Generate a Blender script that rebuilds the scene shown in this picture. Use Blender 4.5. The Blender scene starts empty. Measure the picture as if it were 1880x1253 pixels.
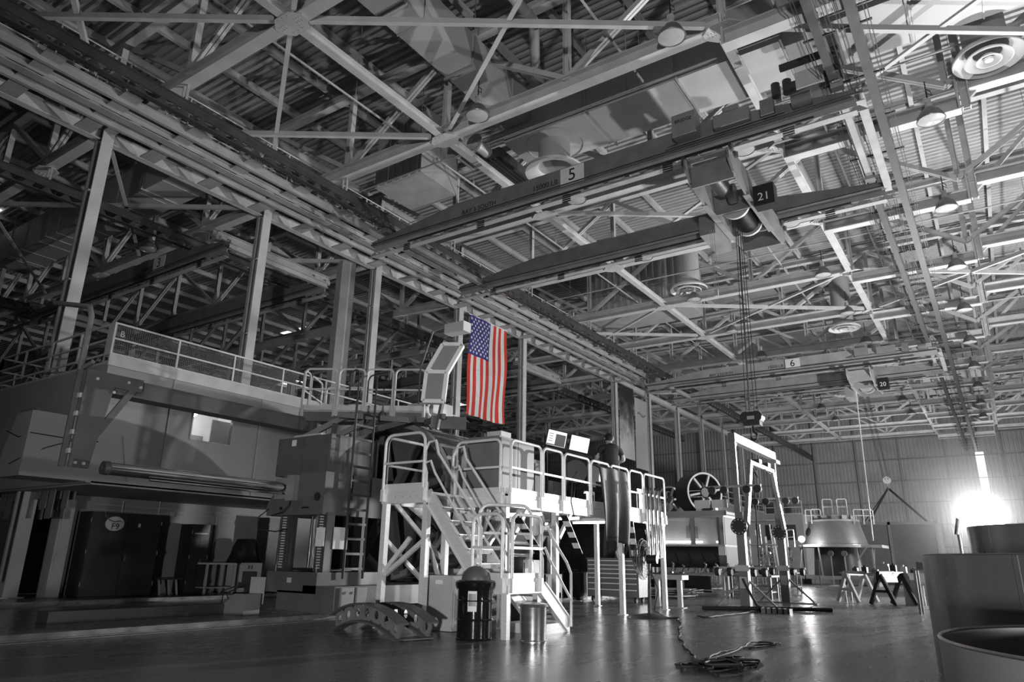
import bpy, bmesh, math, random
from mathutils import Vector, Matrix
random.seed(7)
PI = math.pi
SC = bpy.context.scene
COL = SC.collection

# ------------------------------------------------------------------ camera, world, lights, exposure
cam_d = bpy.data.cameras.new('camera'); cam = bpy.data.objects.new('camera', cam_d); COL.objects.link(cam)
cam_d.sensor_fit = 'HORIZONTAL'; cam_d.sensor_width = 36.0
cam_d.lens = 1289.0 / 1880.0 * 36.0
cam_d.clip_start = 0.05; cam_d.clip_end = 400
_p, _y, _r = 0.302, -0.5987, 0.0175
_f = Vector((math.sin(_y) * math.cos(_p), math.cos(_y) * math.cos(_p), math.sin(_p)))
_rt = Vector((math.cos(_y), -math.sin(_y), 0)); _up = _rt.cross(_f)
_x = _rt * math.cos(_r) + _up * math.sin(_r); _yv = _up * math.cos(_r) - _rt * math.sin(_r)
_m = Matrix((_x, _yv, -_f)).transposed().to_4x4(); _m.translation = (0, 0, 1.2)
cam.matrix_world = _m
SC.camera = cam
SC.view_settings.view_transform = 'Standard'; SC.view_settings.look = 'None'
SC.view_settings.gamma = 1.0; SC.view_settings.exposure = 0.0; SC.view_settings.use_curve_mapping = False

W = bpy.data.worlds.new('world'); SC.world = W; W.use_nodes = True
W.node_tree.nodes['Background'].inputs[0].default_value = (0.05, 0.05, 0.05, 1)
W.node_tree.nodes['Background'].inputs[1].default_value = 0.5

def spot(name, loc, aim, watts, angle=120, size=0.4, blend=0.6):
    d = bpy.data.lights.new(name, 'SPOT'); d.energy = watts; d.spot_size = math.radians(angle); d.spot_blend = blend
    d.shadow_soft_size = size
    o = bpy.data.objects.new(name, d); COL.objects.link(o); o.location = loc
    o.rotation_euler = (Vector(aim) - Vector(loc)).to_track_quat('-Z', 'Y').to_euler()
    return o
def point(name, loc, watts, size=0.3):
    d = bpy.data.lights.new(name, 'POINT'); d.energy = watts; d.shadow_soft_size = size
    o = bpy.data.objects.new(name, d); COL.objects.link(o); o.location = loc
    return o
# portable flood lamps standing low on the floor, out of view behind the camera, on the right and in the left bay; the far wall spot is only an added fill
spot('flood_light_front', (5.0, -11.0, 0.75), (-6.0, 14.0, 6.0), 11500, 76, 0.35, 0.9)
spot('flood_light_side', (7.5, 8.1, 0.75), (-8.0, 11.5, 2.2), 2000, 60, 0.25)
spot('flood_light_under', (1.5, 22.7, 0.7), (-4.0, 19.0, 14.0), 5200, 140, 0.2)
spot('wall_fill_light', (-2.5, 66.0, 0.8), (-6.0, 91.0, 7.0), 11000, 150, 0.5)  # added fill that brightens the far wall, no lamp stands here
spot('flood_light_up', (5.5, 33.0, 0.9), (-3.0, 30.0, 14.0), 16000, 150, 0.3)
spot('flood_light_tower', (4.0, 47.0, 5.0), (-3.0, 16.0, 0.5), 42000, 46, 0.12, 0.5)
spot('flood_light_far', (4.5, 62.0, 1.0), (-6.0, 58.0, 14.0), 4000, 150, 0.4)
spot('flood_light_left', (-33.0, 40.0, 1.0), (-32.0, 45.0, 14.0), 500, 150, 0.5)
spot('flood_light_offices', (-13.0, 50.0, 3.2), (-19.0, 58.0, 3.0), 1700, 130, 0.3)

# ------------------------------------------------------------------ materials
def mat(name, g, rough=0.6, metal=0.0, var=0.15, scale=3.0, bump=0.0, col=None, spec=0.5, stretch=None, rvar=0.1):
    m = bpy.data.materials.new(name); m.use_nodes = True
    nt = m.node_tree; b = nt.nodes['Principled BSDF']
    c = col if col else (g, g, g)
    b.inputs['Roughness'].default_value = rough; b.inputs['Metallic'].default_value = metal
    b.inputs['Specular IOR Level'].default_value = spec
    tc = nt.nodes.new('ShaderNodeTexCoord'); mp = nt.nodes.new('ShaderNodeMapping')
    if stretch: mp.inputs['Scale'].default_value = stretch
    nz = nt.nodes.new('ShaderNodeTexNoise'); nz.inputs['Scale'].default_value = scale; nz.inputs['Detail'].default_value = 5
    nt.links.new(tc.outputs['Object'], mp.inputs[0]); nt.links.new(mp.outputs[0], nz.inputs['Vector'])
    rp = nt.nodes.new('ShaderNodeMapRange'); rp.inputs[1].default_value = 0.3; rp.inputs[2].default_value = 0.7
    rp.inputs[3].default_value = 1 - var; rp.inputs[4].default_value = 1 + var
    nt.links.new(nz.outputs[0], rp.inputs[0])
    mx = nt.nodes.new('ShaderNodeMix'); mx.data_type = 'RGBA'; mx.blend_type = 'MULTIPLY'; mx.inputs[0].default_value = 1
    mx.inputs[6].default_value = (*c, 1); nt.links.new(rp.outputs[0], mx.inputs[7]); nt.links.new(mx.outputs[2], b.inputs['Base Color'])
    rr = nt.nodes.new('ShaderNodeMapRange'); rr.inputs[3].default_value = max(0.02, rough - rvar); rr.inputs[4].default_value = min(1, rough + rvar)
    nt.links.new(nz.outputs[0], rr.inputs[0]); nt.links.new(rr.outputs[0], b.inputs['Roughness'])
    if bump:
        bp = nt.nodes.new('ShaderNodeBump'); bp.inputs['Strength'].default_value = bump; bp.inputs['Distance'].default_value = 0.02
        nt.links.new(nz.outputs[0], bp.inputs['Height']); nt.links.new(bp.outputs[0], b.inputs['Normal'])
    return m
def emit(name, s, g=1.0):
    m = bpy.data.materials.new(name); m.use_nodes = True; b = m.node_tree.nodes['Principled BSDF']
    b.inputs['Base Color'].default_value = (0.8, 0.8, 0.8, 1)
    b.inputs['Emission Color'].default_value = (g, g, g, 1); b.inputs['Emission Strength'].default_value = s
    return m
M = {}
M['steel'] = mat('painted_white_steel', 0.50, 0.45, var=0.12, scale=1.5)
M['steel2'] = mat('painted_grey_steel', 0.33, 0.5, var=0.15, scale=1.5)
M['crane'] = mat('dark_crane_paint', 0.17, 0.42, var=0.2, scale=2)
M['runway'] = mat('runway_rail_steel', 0.05, 0.4, var=0.25, scale=2)
M['trolley'] = mat('trolley_paint', 0.20, 0.45, var=0.2, scale=2)
M['deck'] = mat('galvanised_roof_deck', 0.37, 0.5, 0.2, var=0.12, scale=0.4, rvar=0.05)
M['purlin'] = mat('roof_purlin_paint', 0.42, 0.5, var=0.12, scale=1)
M['duct'] = mat('galvanised_duct', 0.42, 0.5, 0.15, var=0.10, scale=0.8)
M['wall'] = mat('corrugated_wall_paint', 0.32, 0.55, var=0.12, scale=0.5)
M['office'] = mat('office_wall_paint', 0.29, 0.6, var=0.10, scale=0.7)
M['office_lo'] = mat('lower_wall_paint', 0.22, 0.6, var=0.12, scale=0.7)
M['paint_white'] = mat('white_gloss_paint', 0.72, 0.35, var=0.06, scale=3)
M['alu'] = mat('brushed_aluminium', 0.78, 0.38, 0.25, var=0.07, scale=6, stretch=(1, 1, 8))
M['chrome'] = mat('polished_steel', 0.75, 0.15, 1.0, var=0.05, scale=3)
M['mach'] = mat('machine_grey_paint', 0.10, 0.40, var=0.15, scale=2)
M['mach_dk'] = mat('machine_dark_paint', 0.045, 0.38, var=0.2, scale=2)
M['black'] = mat('black_paint', 0.012, 0.4, var=0.2, scale=2)
M['blackgloss'] = mat('black_gloss_enamel', 0.008, 0.12, var=0.2, scale=2, rvar=0.04)
M['rubber'] = mat('black_rubber', 0.02, 0.7, var=0.2, scale=4)
M['cabinet'] = mat('black_locker_paint', 0.022, 0.45, var=0.2, scale=2)
M['stain'] = mat('stainless_sheet', 0.5, 0.25, 0.9, var=0.1, scale=2, stretch=(1, 1, 6))
M['tank'] = mat('spun_tank_metal', 0.22, 0.30, 0.55, var=0.12, scale=2, stretch=(1, 1, 0.25))
M['tank2'] = mat('matt_tank_metal', 0.36, 0.38, 0.25, var=0.08, scale=2, stretch=(1, 1, 0.25))
M['capsule'] = mat('capsule_metal', 0.30, 0.35, 0.5, var=0.08, scale=3)
M['paper'] = mat('paper', 0.7, 0.8, var=0.05, scale=5)
M['ring'] = mat('ring_metal', 0.26, 0.30, 0.3, var=0.2, scale=3)
M['container'] = mat('container_paint', 0.15, 0.5, var=0.12, scale=1)
M['gantry'] = mat('gantry_paint', 0.15, 0.45, var=0.15, scale=2)
M['chest'] = mat('chest_paint', 0.15, 0.45, var=0.08, scale=2)
M['grey'] = mat('mid_grey_paint', 0.22, 0.45, var=0.1, scale=2)
M['ltgrey'] = mat('light_grey_paint', 0.45, 0.45, var=0.1, scale=2)
M['brass'] = mat('lamp_shade_metal', 0.20, 0.35, 0.4, var=0.1, scale=3)
M['glass_dk'] = mat('smoked_glass', 0.03, 0.08, var=0.1, scale=1)
M['lens'] = mat('lamp_lens_glass', 0.42, 0.2, var=0.1, scale=3)
M['hair'] = mat('dark_hair', 0.012, 0.6, var=0.3, scale=30)
M['skin'] = mat('skin', 0.32, 0.55, var=0.06, scale=6)
M['shirt'] = mat('dark_shirt', 0.02, 0.85, var=0.2, scale=8)
M['trouser'] = mat('dark_trousers', 0.03, 0.85, var=0.2, scale=8)
M['tarp'] = mat('dark_plastic_sheet', 0.022, 0.6, var=0.25, scale=5, bump=0.25)
M['mesh'] = mat('railing_wire', 0.18, 0.5, var=0.1)
M['wood'] = mat('weathered_wood', 0.28, 0.7, var=0.25, scale=4, stretch=(1, 8, 1))
M['cloth'] = mat('banner_cloth', 0.40, 0.8, var=0.06, scale=4)
M['red'] = mat('flag_red', 0, 0.8, var=0.12, scale=8, col=(0.50, 0.035, 0.022))
M['blue'] = mat('flag_blue', 0, 0.8, var=0.12, scale=8, col=(0.030, 0.026, 0.16))
M['fwhite'] = mat('flag_white', 0.60, 0.8, var=0.08, scale=8)
M['ink'] = mat('black_ink', 0.01, 0.6, var=0.05)
M['wht'] = mat('white_letters', 0.7, 0.6, var=0.05)
M['rail_top'] = mat('worn_rail_top', 0.30, 0.3, 0.5, var=0.3, scale=4)
M['copper'] = mat('bright_parts', 0.6, 0.25, 0.8, var=0.2, scale=9)
M['tube'] = emit('fluorescent_tube', 9.0)
M['screen'] = emit('lit_screen', 0.85)
M['lit'] = emit('lit_room_wall', 0.35)
M['balloon'] = emit('globe_glare', 45.0)  # glow of the made-up globe that stands for the lamp's glare
M['slit'] = emit('daylight_gap', 1.6)
M['bulb'] = emit('bright_bulb', 130.0)

# floor: sealed concrete, patchy, worn
def floor_mat():
    m = bpy.data.materials.new('sealed_concrete'); m.use_nodes = True; nt = m.node_tree; b = nt.nodes['Principled BSDF']
    tc = nt.nodes.new('ShaderNodeTexCoord')
    n1 = nt.nodes.new('ShaderNodeTexNoise'); n1.inputs['Scale'].default_value = 0.35; n1.inputs['Detail'].default_value = 8
    n2 = nt.nodes.new('ShaderNodeTexNoise'); n2.inputs['Scale'].default_value = 5; n2.inputs['Detail'].default_value = 6
    mp = nt.nodes.new('ShaderNodeMapping'); mp.inputs['Rotation'].default_value = (0, 0, 0.6); mp.inputs['Scale'].default_value = (1, 0.25, 1)
    nt.links.new(tc.outputs['Object'], n1.inputs['Vector']); nt.links.new(tc.outputs['Object'], mp.inputs[0]); nt.links.new(mp.outputs[0], n2.inputs['Vector'])
    ad = nt.nodes.new('ShaderNodeMath'); ad.operation = 'ADD'; nt.links.new(n1.outputs[0], ad.inputs[0]); nt.links.new(n2.outputs[0], ad.inputs[1])
    cr = nt.nodes.new('ShaderNodeValToRGB'); cr.color_ramp.elements[0].position = 0.35; cr.color_ramp.elements[1].position = 0.7
    cr.color_ramp.elements[0].color = (0.15, 0.15, 0.15, 1); cr.color_ramp.elements[1].color = (0.195, 0.195, 0.195, 1)
    hf = nt.nodes.new('ShaderNodeMath'); hf.operation = 'MULTIPLY'; hf.inputs[1].default_value = 0.5
    nt.links.new(ad.outputs[0], hf.inputs[0]); nt.links.new(hf.outputs[0], cr.inputs[0]); nt.links.new(cr.outputs[0], b.inputs['Base Color'])
    rr = nt.nodes.new('ShaderNodeMapRange'); rr.inputs[1].default_value = 0.3; rr.inputs[2].default_value = 0.7; rr.inputs[3].default_value = 0.24; rr.inputs[4].default_value = 0.31
    nt.links.new(hf.outputs[0], rr.inputs[0]); nt.links.new(rr.outputs[0], b.inputs['Roughness'])
    bp = nt.nodes.new('ShaderNodeBump'); bp.inputs['Strength'].default_value = 0.015; bp.inputs['Distance'].default_value = 0.02
    nt.links.new(n2.outputs[0], bp.inputs['Height']); nt.links.new(bp.outputs[0], b.inputs['Normal'])
    return m
M['floor'] = floor_mat()

# ------------------------------------------------------------------ geometry helpers
class MB:
    def __init__(s): s.v = []; s.f = []; s.mi = []; s.cur = 0
    def add(s, vs, fs):
        o = len(s.v); s.v += [tuple(v) for v in vs]
        for f in fs: s.f.append(tuple(o + i for i in f)); s.mi.append(s.cur)
        return s
    def box(s, c, d, rot=None):
        hx, hy, hz = d[0] / 2, d[1] / 2, d[2] / 2; c = Vector(c)
        vs = [Vector((x, y, z)) for x in (-hx, hx) for y in (-hy, hy) for z in (-hz, hz)]
        if rot is not None: vs = [rot @ v for v in vs]
        return s.add([v + c for v in vs], [(0, 1, 3, 2), (4, 6, 7, 5), (0, 4, 5, 1), (2, 3, 7, 6), (0, 2, 6, 4), (1, 5, 7, 3)])
    def b2(s, a, b):
        return s.box([(a[i] + b[i]) / 2 for i in range(3)], [abs(a[i] - b[i]) for i in range(3)])
    def axes(s, p, q, up=None):
        p = Vector(p); q = Vector(q); d = (q - p).normalized()
        u = Vector(up) if up else Vector((0, 0, 1))
        if abs(d.dot(u)) > 0.98: u = Vector((0, 1, 0))
        sd = d.cross(u).normalized(); u = sd.cross(d)
        return p, q, d, sd, u
    def bar(s, p, q, w, h=None, off=(0, 0), up=None):
        h = h or w; p, q, d, sd, u = s.axes(p, q, up)
        o = sd * off[0] + u * off[1]
        vs = []
        for e in (p, q):
            for a, b in ((-1, -1), (1, -1), (1, 1), (-1, 1)): vs.append(e + o + sd * (a * w / 2) + u * (b * h / 2))
        return s.add(vs, [(3, 2, 1, 0), (4, 5, 6, 7), (0, 1, 5, 4), (1, 2, 6, 5), (2, 3, 7, 6), (3, 0, 4, 7)])
    def ibeam(s, p, q, h, w, tf=0.03, tw=0.03, up=None):
        s.bar(p, q, w, tf, (0, -h / 2 + tf / 2), up); s.bar(p, q, w, tf, (0, h / 2 - tf / 2), up)
        return s.bar(p, q, tw, h - 2 * tf, (0, 0), up)
    def tube(s, pts, r, n=8, cap=True, closed=False):
        P = [Vector(p) for p in pts]; rings = []; m = len(P)
        prev = None
        for i in range(m):
            if closed: d = (P[(i + 1) % m] - P[i - 1])
            else: d = P[min(i + 1, m - 1)] - P[max(i - 1, 0)]
            d.normalize()
            if prev is None:
                u = Vector((0, 0, 1)) if abs(d.z) < 0.9 else Vector((0, 1, 0))
                a = d.cross(u).normalized()
            else:
                a = (prev - d * prev.dot(d))
                if a.length < 1e-6: a = d.orthogonal()
                a.normalize()
            prev = a; b = d.cross(a)
            rr = r[i] if isinstance(r, (list, tuple)) else r
            rings.append([P[i] + a * (rr * math.cos(2 * PI * k / n)) + b * (rr * math.sin(2 * PI * k / n)) for k in range(n)])
        vs = [v for rg in rings for v in rg]; fs = []
        for i in range(m if closed else m - 1):
            j = (i + 1) % m
            for k in range(n): fs.append((i * n + k, i * n + (k + 1) % n, j * n + (k + 1) % n, j * n + k))
        if cap and not closed: fs.append(tuple(range(n))[::-1]); fs.append(tuple((m - 1) * n + k for k in range(n)))
        return s.add(vs, fs)
    def lathe(s, prof, c=(0, 0, 0), n=32, axis='Z', a0=0.0, a1=2 * PI, cap=False):
        full = abs(a1 - a0 - 2 * PI) < 1e-6; cnt = n if full else n + 1; vs = []; c = Vector(c)
        for i in range(cnt):
            t = a0 + (a1 - a0) * i / n
            for r, z in prof:
                x, y = r * math.cos(t), r * math.sin(t)
                v = {'Z': (x, y, z), 'Y': (x, z, y), 'X': (z, x, y)}[axis]
                vs.append(c + Vector(v))
        m = len(prof); fs = []
        for i in range(n):
            j = (i + 1) % cnt
            for k in range(m - 1): fs.append((i * m + k, j * m + k, j * m + k + 1, i * m + k + 1))
        if not full and cap:
            fs.append(tuple(range(m))); fs.append(tuple((cnt - 1) * m + k for k in range(m))[::-1])
        return s.add(vs, fs)
    def cyl(s, p, q, r, n=16): return s.tube([p, q], r, n)
    def prism(s, poly, axis, a, b):
        # poly: 2-D outline in the two other axes (in order), swept along axis from a to b
        n = len(poly); vs = []
        for t in (a, b):
            for u, w in poly: vs.append({'X': (t, u, w), 'Y': (u, t, w), 'Z': (u, w, t)}[axis])
        fs = [tuple(range(n))[::-1], tuple(range(n, 2 * n))]
        for i in range(n): fs.append((i, (i + 1) % n, n + (i + 1) % n, n + i))
        return s.add(vs, fs)
    def mesh(s, name, mats, smooth=False):
        me = bpy.data.meshes.new(name); me.from_pydata(s.v, [], s.f); me.update()
        for m in mats: me.materials.append(m)
        if len(mats) > 1: me.polygons.foreach_set('material_index', s.mi)
        bm = bmesh.new(); bm.from_mesh(me); bmesh.ops.recalc_face_normals(bm, faces=bm.faces); bm.to_mesh(me); bm.free()
        if smooth:
            me.polygons.foreach_set('use_smooth', [True] * len(me.polygons))
            try: me.set_sharp_from_angle(angle=math.radians(40))
            except Exception: pass
        return me

def T(name, label, cat, loc=(0, 0, 0), rz=0.0, group=None):
    o = bpy.data.objects.new(name, None); o.empty_display_size = 0.2; COL.objects.link(o)
    o.location = loc; o.rotation_euler = (0, 0, rz); o['label'] = label; o['category'] = cat
    if group: o['group'] = group
    return o
def O(name, mb, m, parent=None, smooth=False, loc=None, label=None):
    ms = m if isinstance(m, (list, tuple)) else [m]
    ms = [M[x] if isinstance(x, str) else x for x in ms]
    o = bpy.data.objects.new(name, mb.mesh(name, ms, smooth)); COL.objects.link(o)
    if parent is not None: o.parent = parent
    if loc is not None: o.location = loc
    if label: o['label'] = label
    return o
def wloc(p):
    v = Vector((0, 0, 0))
    while p is not None: v += p.location; p = p.parent
    return v
def OW(name, mb, m, parent, smooth=False, label=None):      # mesh given in place, made local to its (unrotated) parent
    d = wloc(parent); mb.v = [(v[0] - d.x, v[1] - d.y, v[2] - d.z) for v in mb.v]
    return O(name, mb, m, parent, smooth, label=label)
def S(name, mb, m, label=None, smooth=False, kind='structure'):
    o = O(name, mb, m, None, smooth); o['kind'] = kind
    if label: o['label'] = label
    return o
def one(name, mb, m, label, cat, group=None, smooth=False, base=None):   # a thing that is one mesh, origin at its base
    if base is None:
        xs = [v[0] for v in mb.v]; ys = [v[1] for v in mb.v]; zs = [v[2] for v in mb.v]
        base = ((min(xs) + max(xs)) / 2, (min(ys) + max(ys)) / 2, min(zs))
    mb.v = [(v[0] - base[0], v[1] - base[1], v[2] - base[2]) for v in mb.v]
    o = O(name, mb, m, None, smooth, loc=base); o['label'] = label; o['category'] = cat
    if group: o['group'] = group
    return o
def dup(root, loc, rz=None, label=None, group=None):
    r = root.copy(); COL.objects.link(r); r.location = loc
    if rz is not None: r.rotation_euler = (0, 0, rz)
    if label: r['label'] = label
    if group: r['group'] = group
    for ch in list(root.children):
        c = ch.copy(); COL.objects.link(c); c.parent = r
        for g in list(ch.children):
            d = g.copy(); COL.objects.link(d); d.parent = c
    return r
def TXT(s, size, m, parent, loc, rot=(PI / 2, 0, 0), name='lettering', ext=0.003, align='CENTER'):
    cu = bpy.data.curves.new(name, 'FONT'); cu.body = s; cu.size = size; cu.extrude = ext; cu.align_x = align; cu.align_y = 'CENTER'
    tmp = bpy.data.objects.new('tmp', cu); COL.objects.link(tmp)
    dg = bpy.context.evaluated_depsgraph_get(); me = bpy.data.meshes.new_from_object(tmp.evaluated_get(dg))
    bpy.data.objects.remove(tmp); me.name = name
    me.materials.clear(); me.materials.append(M[m])
    o = bpy.data.objects.new(name, me); COL.objects.link(o); o.parent = parent; o.location = loc; o.rotation_euler = rot
    return o
ORD = 'first second third fourth fifth sixth seventh eighth ninth tenth eleventh twelfth thirteenth fourteenth fifteenth sixteenth seventeenth eighteenth nineteenth twentieth'.split()
def arc(c, r, a0, a1, n, ax):           # points of an arc in the plane of two unit vectors ax
    c = Vector(c); u, w = Vector(ax[0]), Vector(ax[1])
    return [c + u * (r * math.cos(a0 + (a1 - a0) * i / n)) + w * (r * math.sin(a0 + (a1 - a0) * i / n)) for i in range(n + 1)]
def hoop(p, q, h, r=0.12, n=5):         # inverted-U handrail from foot p to foot q with rounded corners
    p = Vector(p); q = Vector(q); d = (q - p).normalized(); z = Vector((0, 0, 1)); t = Vector((0, 0, h))
    pts = [p] + arc(p + t - z * r + d * r, r, PI, PI / 2, n, (d, z)) + arc(q + t - z * r - d * r, r, PI / 2, 0, n, (d, z)) + [q]
    return pts

# ------------------------------------------------------------------ the building
CX, CZ = -22.2, 14.2                     # column row, underside of the truss chords
Y0, BAY = 2.745, 6.185
YS = [Y0 + BAY * i for i in range(14)]
PANEL = 4.56
b = MB(); b.b2((-90, -18, -0.2), (22, 93, 0)); S('floor', b, 'floor')
# roof deck: trapezoidal ribs running across the bay
b = MB(); yy = -2.0; zt = 18.25; x0, x1 = -90, 18
prof = []
while yy < 92:
    prof += [(yy, zt), (yy + 0.11, zt), (yy + 0.15, zt + 0.075), (yy + 0.26, zt + 0.075)]; yy += 0.30
for x in (x0, x1): b.v += [(x, y, z) for y, z in prof]
n = len(prof)
for i in range(n - 1): b.f.append((i, i + 1, n + i + 1, n + i)); b.mi.append(0)
o0 = len(b.v); b.v += [(x0, -2, zt + 0.12), (x1, -2, zt + 0.12), (x1, 92, zt + 0.12), (x0, 92, zt + 0.12)]; b.f.append((o0, o0 + 1, o0 + 2, o0 + 3)); b.mi.append(0)
S('ceiling', b, 'deck')
# far wall: vertical corrugated sheet
b = MB(); prof = []; xx = -90.0; YW = 91.5
while xx < 20:
    if not (-1.25 < xx + 0.2 < -0.45):
        prof = [(xx, YW), (xx + 0.2, YW), (xx + 0.25, YW - 0.07), (xx + 0.35, YW - 0.07), (xx + 0.4, YW)]
        o0 = len(b.v)
        for z in (0, 18.3): b.v += [(x, y, z) for x, y in prof]
        for i in range(4): b.f.append((o0 + i, o0 + i + 1, o0 + 6 + i, o0 + 5 + i)); b.mi.append(0)
    xx += 0.4
b.b2((-1.3, YW - 0.02, 0), (-0.3, YW + 0.02, 8.7)); b.b2((-1.3, YW - 0.02, 13.2), (-0.3, YW + 0.02, 18.3))
S('wall_back', b, 'wall')
b = MB(); b.b2((-1.2, YW - 0.03, 8.7), (-0.45, YW, 13.2)); o = one('window_strip', b, 'slit', 'tall bright daylight gap between the sheets of the far corrugated wall', 'window')
b = MB(); b.b2((-90.2, -6, 0), (-90, 93, 18.4)); S('wall_left', b, 'wall')
for k, x in enumerate((-27, -22.2, -17.6, -13.0, -8.5, -4.0, 1.2, 6.0)):
    b = MB(); b.ibeam((x, YW - 0.22, 0), (x, YW - 0.22, 18.2), 0.26, 0.2, up=(0, 1, 0))
    o = S('trim_%d' % (k + 1), b, 'grey')
b = MB()
for z in (3.2, 5.6, 8.0, 10.4, 12.8, 15.2): b.b2((-90, YW - 0.14, z), (18, YW - 0.06, z + 0.12))
S('trim_9', b, 'grey')

# columns of the near row; where one is missing the bay is double width
COLS = [i for i in range(1, 14) if i != 6]
def column_mesh():
    b = MB(); b.ibeam((0, 0, 0), (0, 0, CZ + 0.05), 0.38, 0.36, 0.03, 0.025, up=(1, 0, 0)); b.b2((-0.3, -0.3, 0), (0.3, 0.3, 0.03)); return b
names = {1: 'beside the near end of the office block', 2: 'rising through the office roof terrace', 3: 'next to the boxed vertical duct', 4: 'behind the slanted white window box', 5: 'just beyond the hanging flag'}
b = column_mesh(); first = None
for n, i in enumerate(COLS):
    lab = 'pale steel column ' + names.get(i, 'of the long row beyond the banners, %s past the flag' % ORD[n - 5])
    if first is None:
        first = T('steel_column', lab, 'column', (CX, YS[i], 0), group='steel columns of the long row'); O('shaft', b, 'steel', first)
        c = MB(); c.tube([(0.02, -0.24, 0.4), (0.02, -0.24, CZ - 0.4)], 0.04, 8); c.tube([(-0.12, -0.22, 0.4), (-0.12, -0.22, CZ - 0.1)], 0.025, 6)
        for z in (6, 9, 12): c.b2((-0.2, -0.27, z), (0.21, -0.19, z + 0.03))
        O('conduit', c, 'steel2', first)
    else: dup(first, (CX, YS[i], 0), label=lab)
# far row of the neighbouring bay
for n, i in enumerate((1, 3, 5, 7, 9, 11)):
    dup(first, (CX - 21, YS[i], 0), label='shadowed steel column of the far left bay, %s from the camera' % ORD[n], group='columns of the far left bay')

# ------------------------------------------------------------------ roof trusses
ZT = 17.75
def truss_parts(root, right=True):
    xa, xb = (CX, -3.95) if right else (CX - 21.0, CX)
    n = 4
    b = MB(); b.ibeam((xa + 0.2, 0, CZ + 0.22), (xb, 0, CZ + 0.22), 0.44, 0.36, 0.035, 0.03); O('bottom_chord', b, 'steel', root)
    if right:
        b = MB(); b.ibeam((-3.93, 0, 13.86), (0.8, 0, 13.86), 0.44, 0.36, 0.035, 0.03); b.b2((-3.99, -0.18, 13.64), (-3.93, 0.18, 14.64)); b.b2((0.8, -0.18, 13.64), (0.86, 0.18, 14.64))
        O('dropped_chord', b, 'steel', root)
        b = MB(); b.ibeam((1.13, 0, CZ + 0.22), (16, 0, CZ + 0.22), 0.44, 0.36, 0.035, 0.03); O('bottom_chord', b, 'steel', root)
        xs = [CX + PANEL * k for k in range(9)]; xe = 16
    else: xs = [CX - 21 + 4.2 * k for k in range(6)]; xe = CX
    b = MB(); b.ibeam((xs[0], 0, ZT), (xe, 0, ZT), 0.3, 0.3, 0.03, 0.03); O('top_chord', b, 'steel', root)
    vm = None; z0 = CZ + 0.4
    for k, x in enumerate(xs):
        if k and x != xs[-1] + 99:
            b = MB(); b.ibeam((0, 0, 0), (0, 0, ZT - 0.15 - z0), 0.18, 0.2, 0.02, 0.02, up=(1, 0, 0))
            if vm is None: vm = O('vertical_member', b, 'steel', root, loc=(x, 0, z0))
            else: o = vm.copy(); COL.objects.link(o); o.location = (x, 0, z0); o.parent = root
    for k in range(len(xs) - 1):
        a, c = (xs[k], xs[k + 1]); lo, hi = (z0, ZT - 0.1)
        p, q = ((a, 0, hi), (c, 0, lo)) if k % 2 else ((a, 0, lo), (c, 0, hi))
        if k % 2 == 0 and right: p, q = (a, 0, hi), (c, 0, lo)
        elif right: p, q = (a, 0, lo), (c, 0, hi)
        b = MB(); b.bar(p, q, 0.09, 0.16, (0.06, 0)); b.bar(p, q, 0.09, 0.16, (-0.06, 0)); O('diagonal_member', b, 'steel', root)
    for k in (range(2, 5, 2) if right else (2, 4)):
        x = xs[k]; b = MB(); z = CZ if x < -5 or not right else CZ - 0.0
        hx = [(x - 0.5, -0.1), (x - 0.25, -0.34), (x + 0.25, -0.34), (x + 0.5, -0.1), (x + 0.5, 0.1), (x + 0.25, 0.34), (x - 0.25, 0.34), (x - 0.5, 0.1)]
        b.prism(hx, 'Z', CZ - 0.035, CZ - 0.012)
        for sx in (-0.36, -0.28, -0.2, 0.2, 0.28, 0.36):
            for sy in (-0.06, 0.06): b.tube([(x + sx, sy, CZ - 0.03), (x + sx, sy, CZ - 0.06)], 0.014, 6)
        for sx in (-0.16, 0.0, 0.16):
            for sy in (-0.26, 0.26): b.tube([(x + sx, sy, CZ - 0.03), (x + sx, sy, CZ - 0.06)], 0.014, 6)
        O('gusset_plate', b, 'steel', root)
first = None
for n, i in enumerate(range(14)):
    lab = 'pale steel roof truss across the main bay, %s from the camera' % ORD[n]
    if first is None:
        first = T('roof_truss', lab, 'roof truss', (0, YS[i], 0), group='roof trusses over the main bay'); truss_parts(first, True)
    else: dup(first, (0, YS[i], 0), label=lab)
first = None
for n, i in enumerate(range(1, 12)):
    lab = 'shadowed roof truss across the neighbouring left bay, %s from the camera' % ORD[n]
    if first is None:
        first = T('roof_truss', lab, 'roof truss', (0, YS[i], 0), group='roof trusses over the left bay'); truss_parts(first, False)
    else: dup(first, (0, YS[i], 0), label=lab)
for q, nm in ((1, 'second bay to the left'), (2, 'third bay to the left')):
    for n, i in enumerate(range(1, 13)): dup(first, (-21.0 * q, YS[i], 0), label='dark roof truss across the %s, %s from the camera' % (nm, ORD[n]), group='roof trusses over the far left bays')
for k, (x, y) in enumerate(((-44.0, 11.3), (-49.5, 34.5), (-45.5, 33.8), (-60.0, 45.0), (-52.0, 62.0))):
    b = MB(); b.b2((x, y, 18.2), (x + 3.2, y + 1.0, 18.23)); one('window_skylight', b, 'slit', 'bright roof light strip in the left bays, %s from the camera' % ORD[k], 'skylight')

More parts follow.
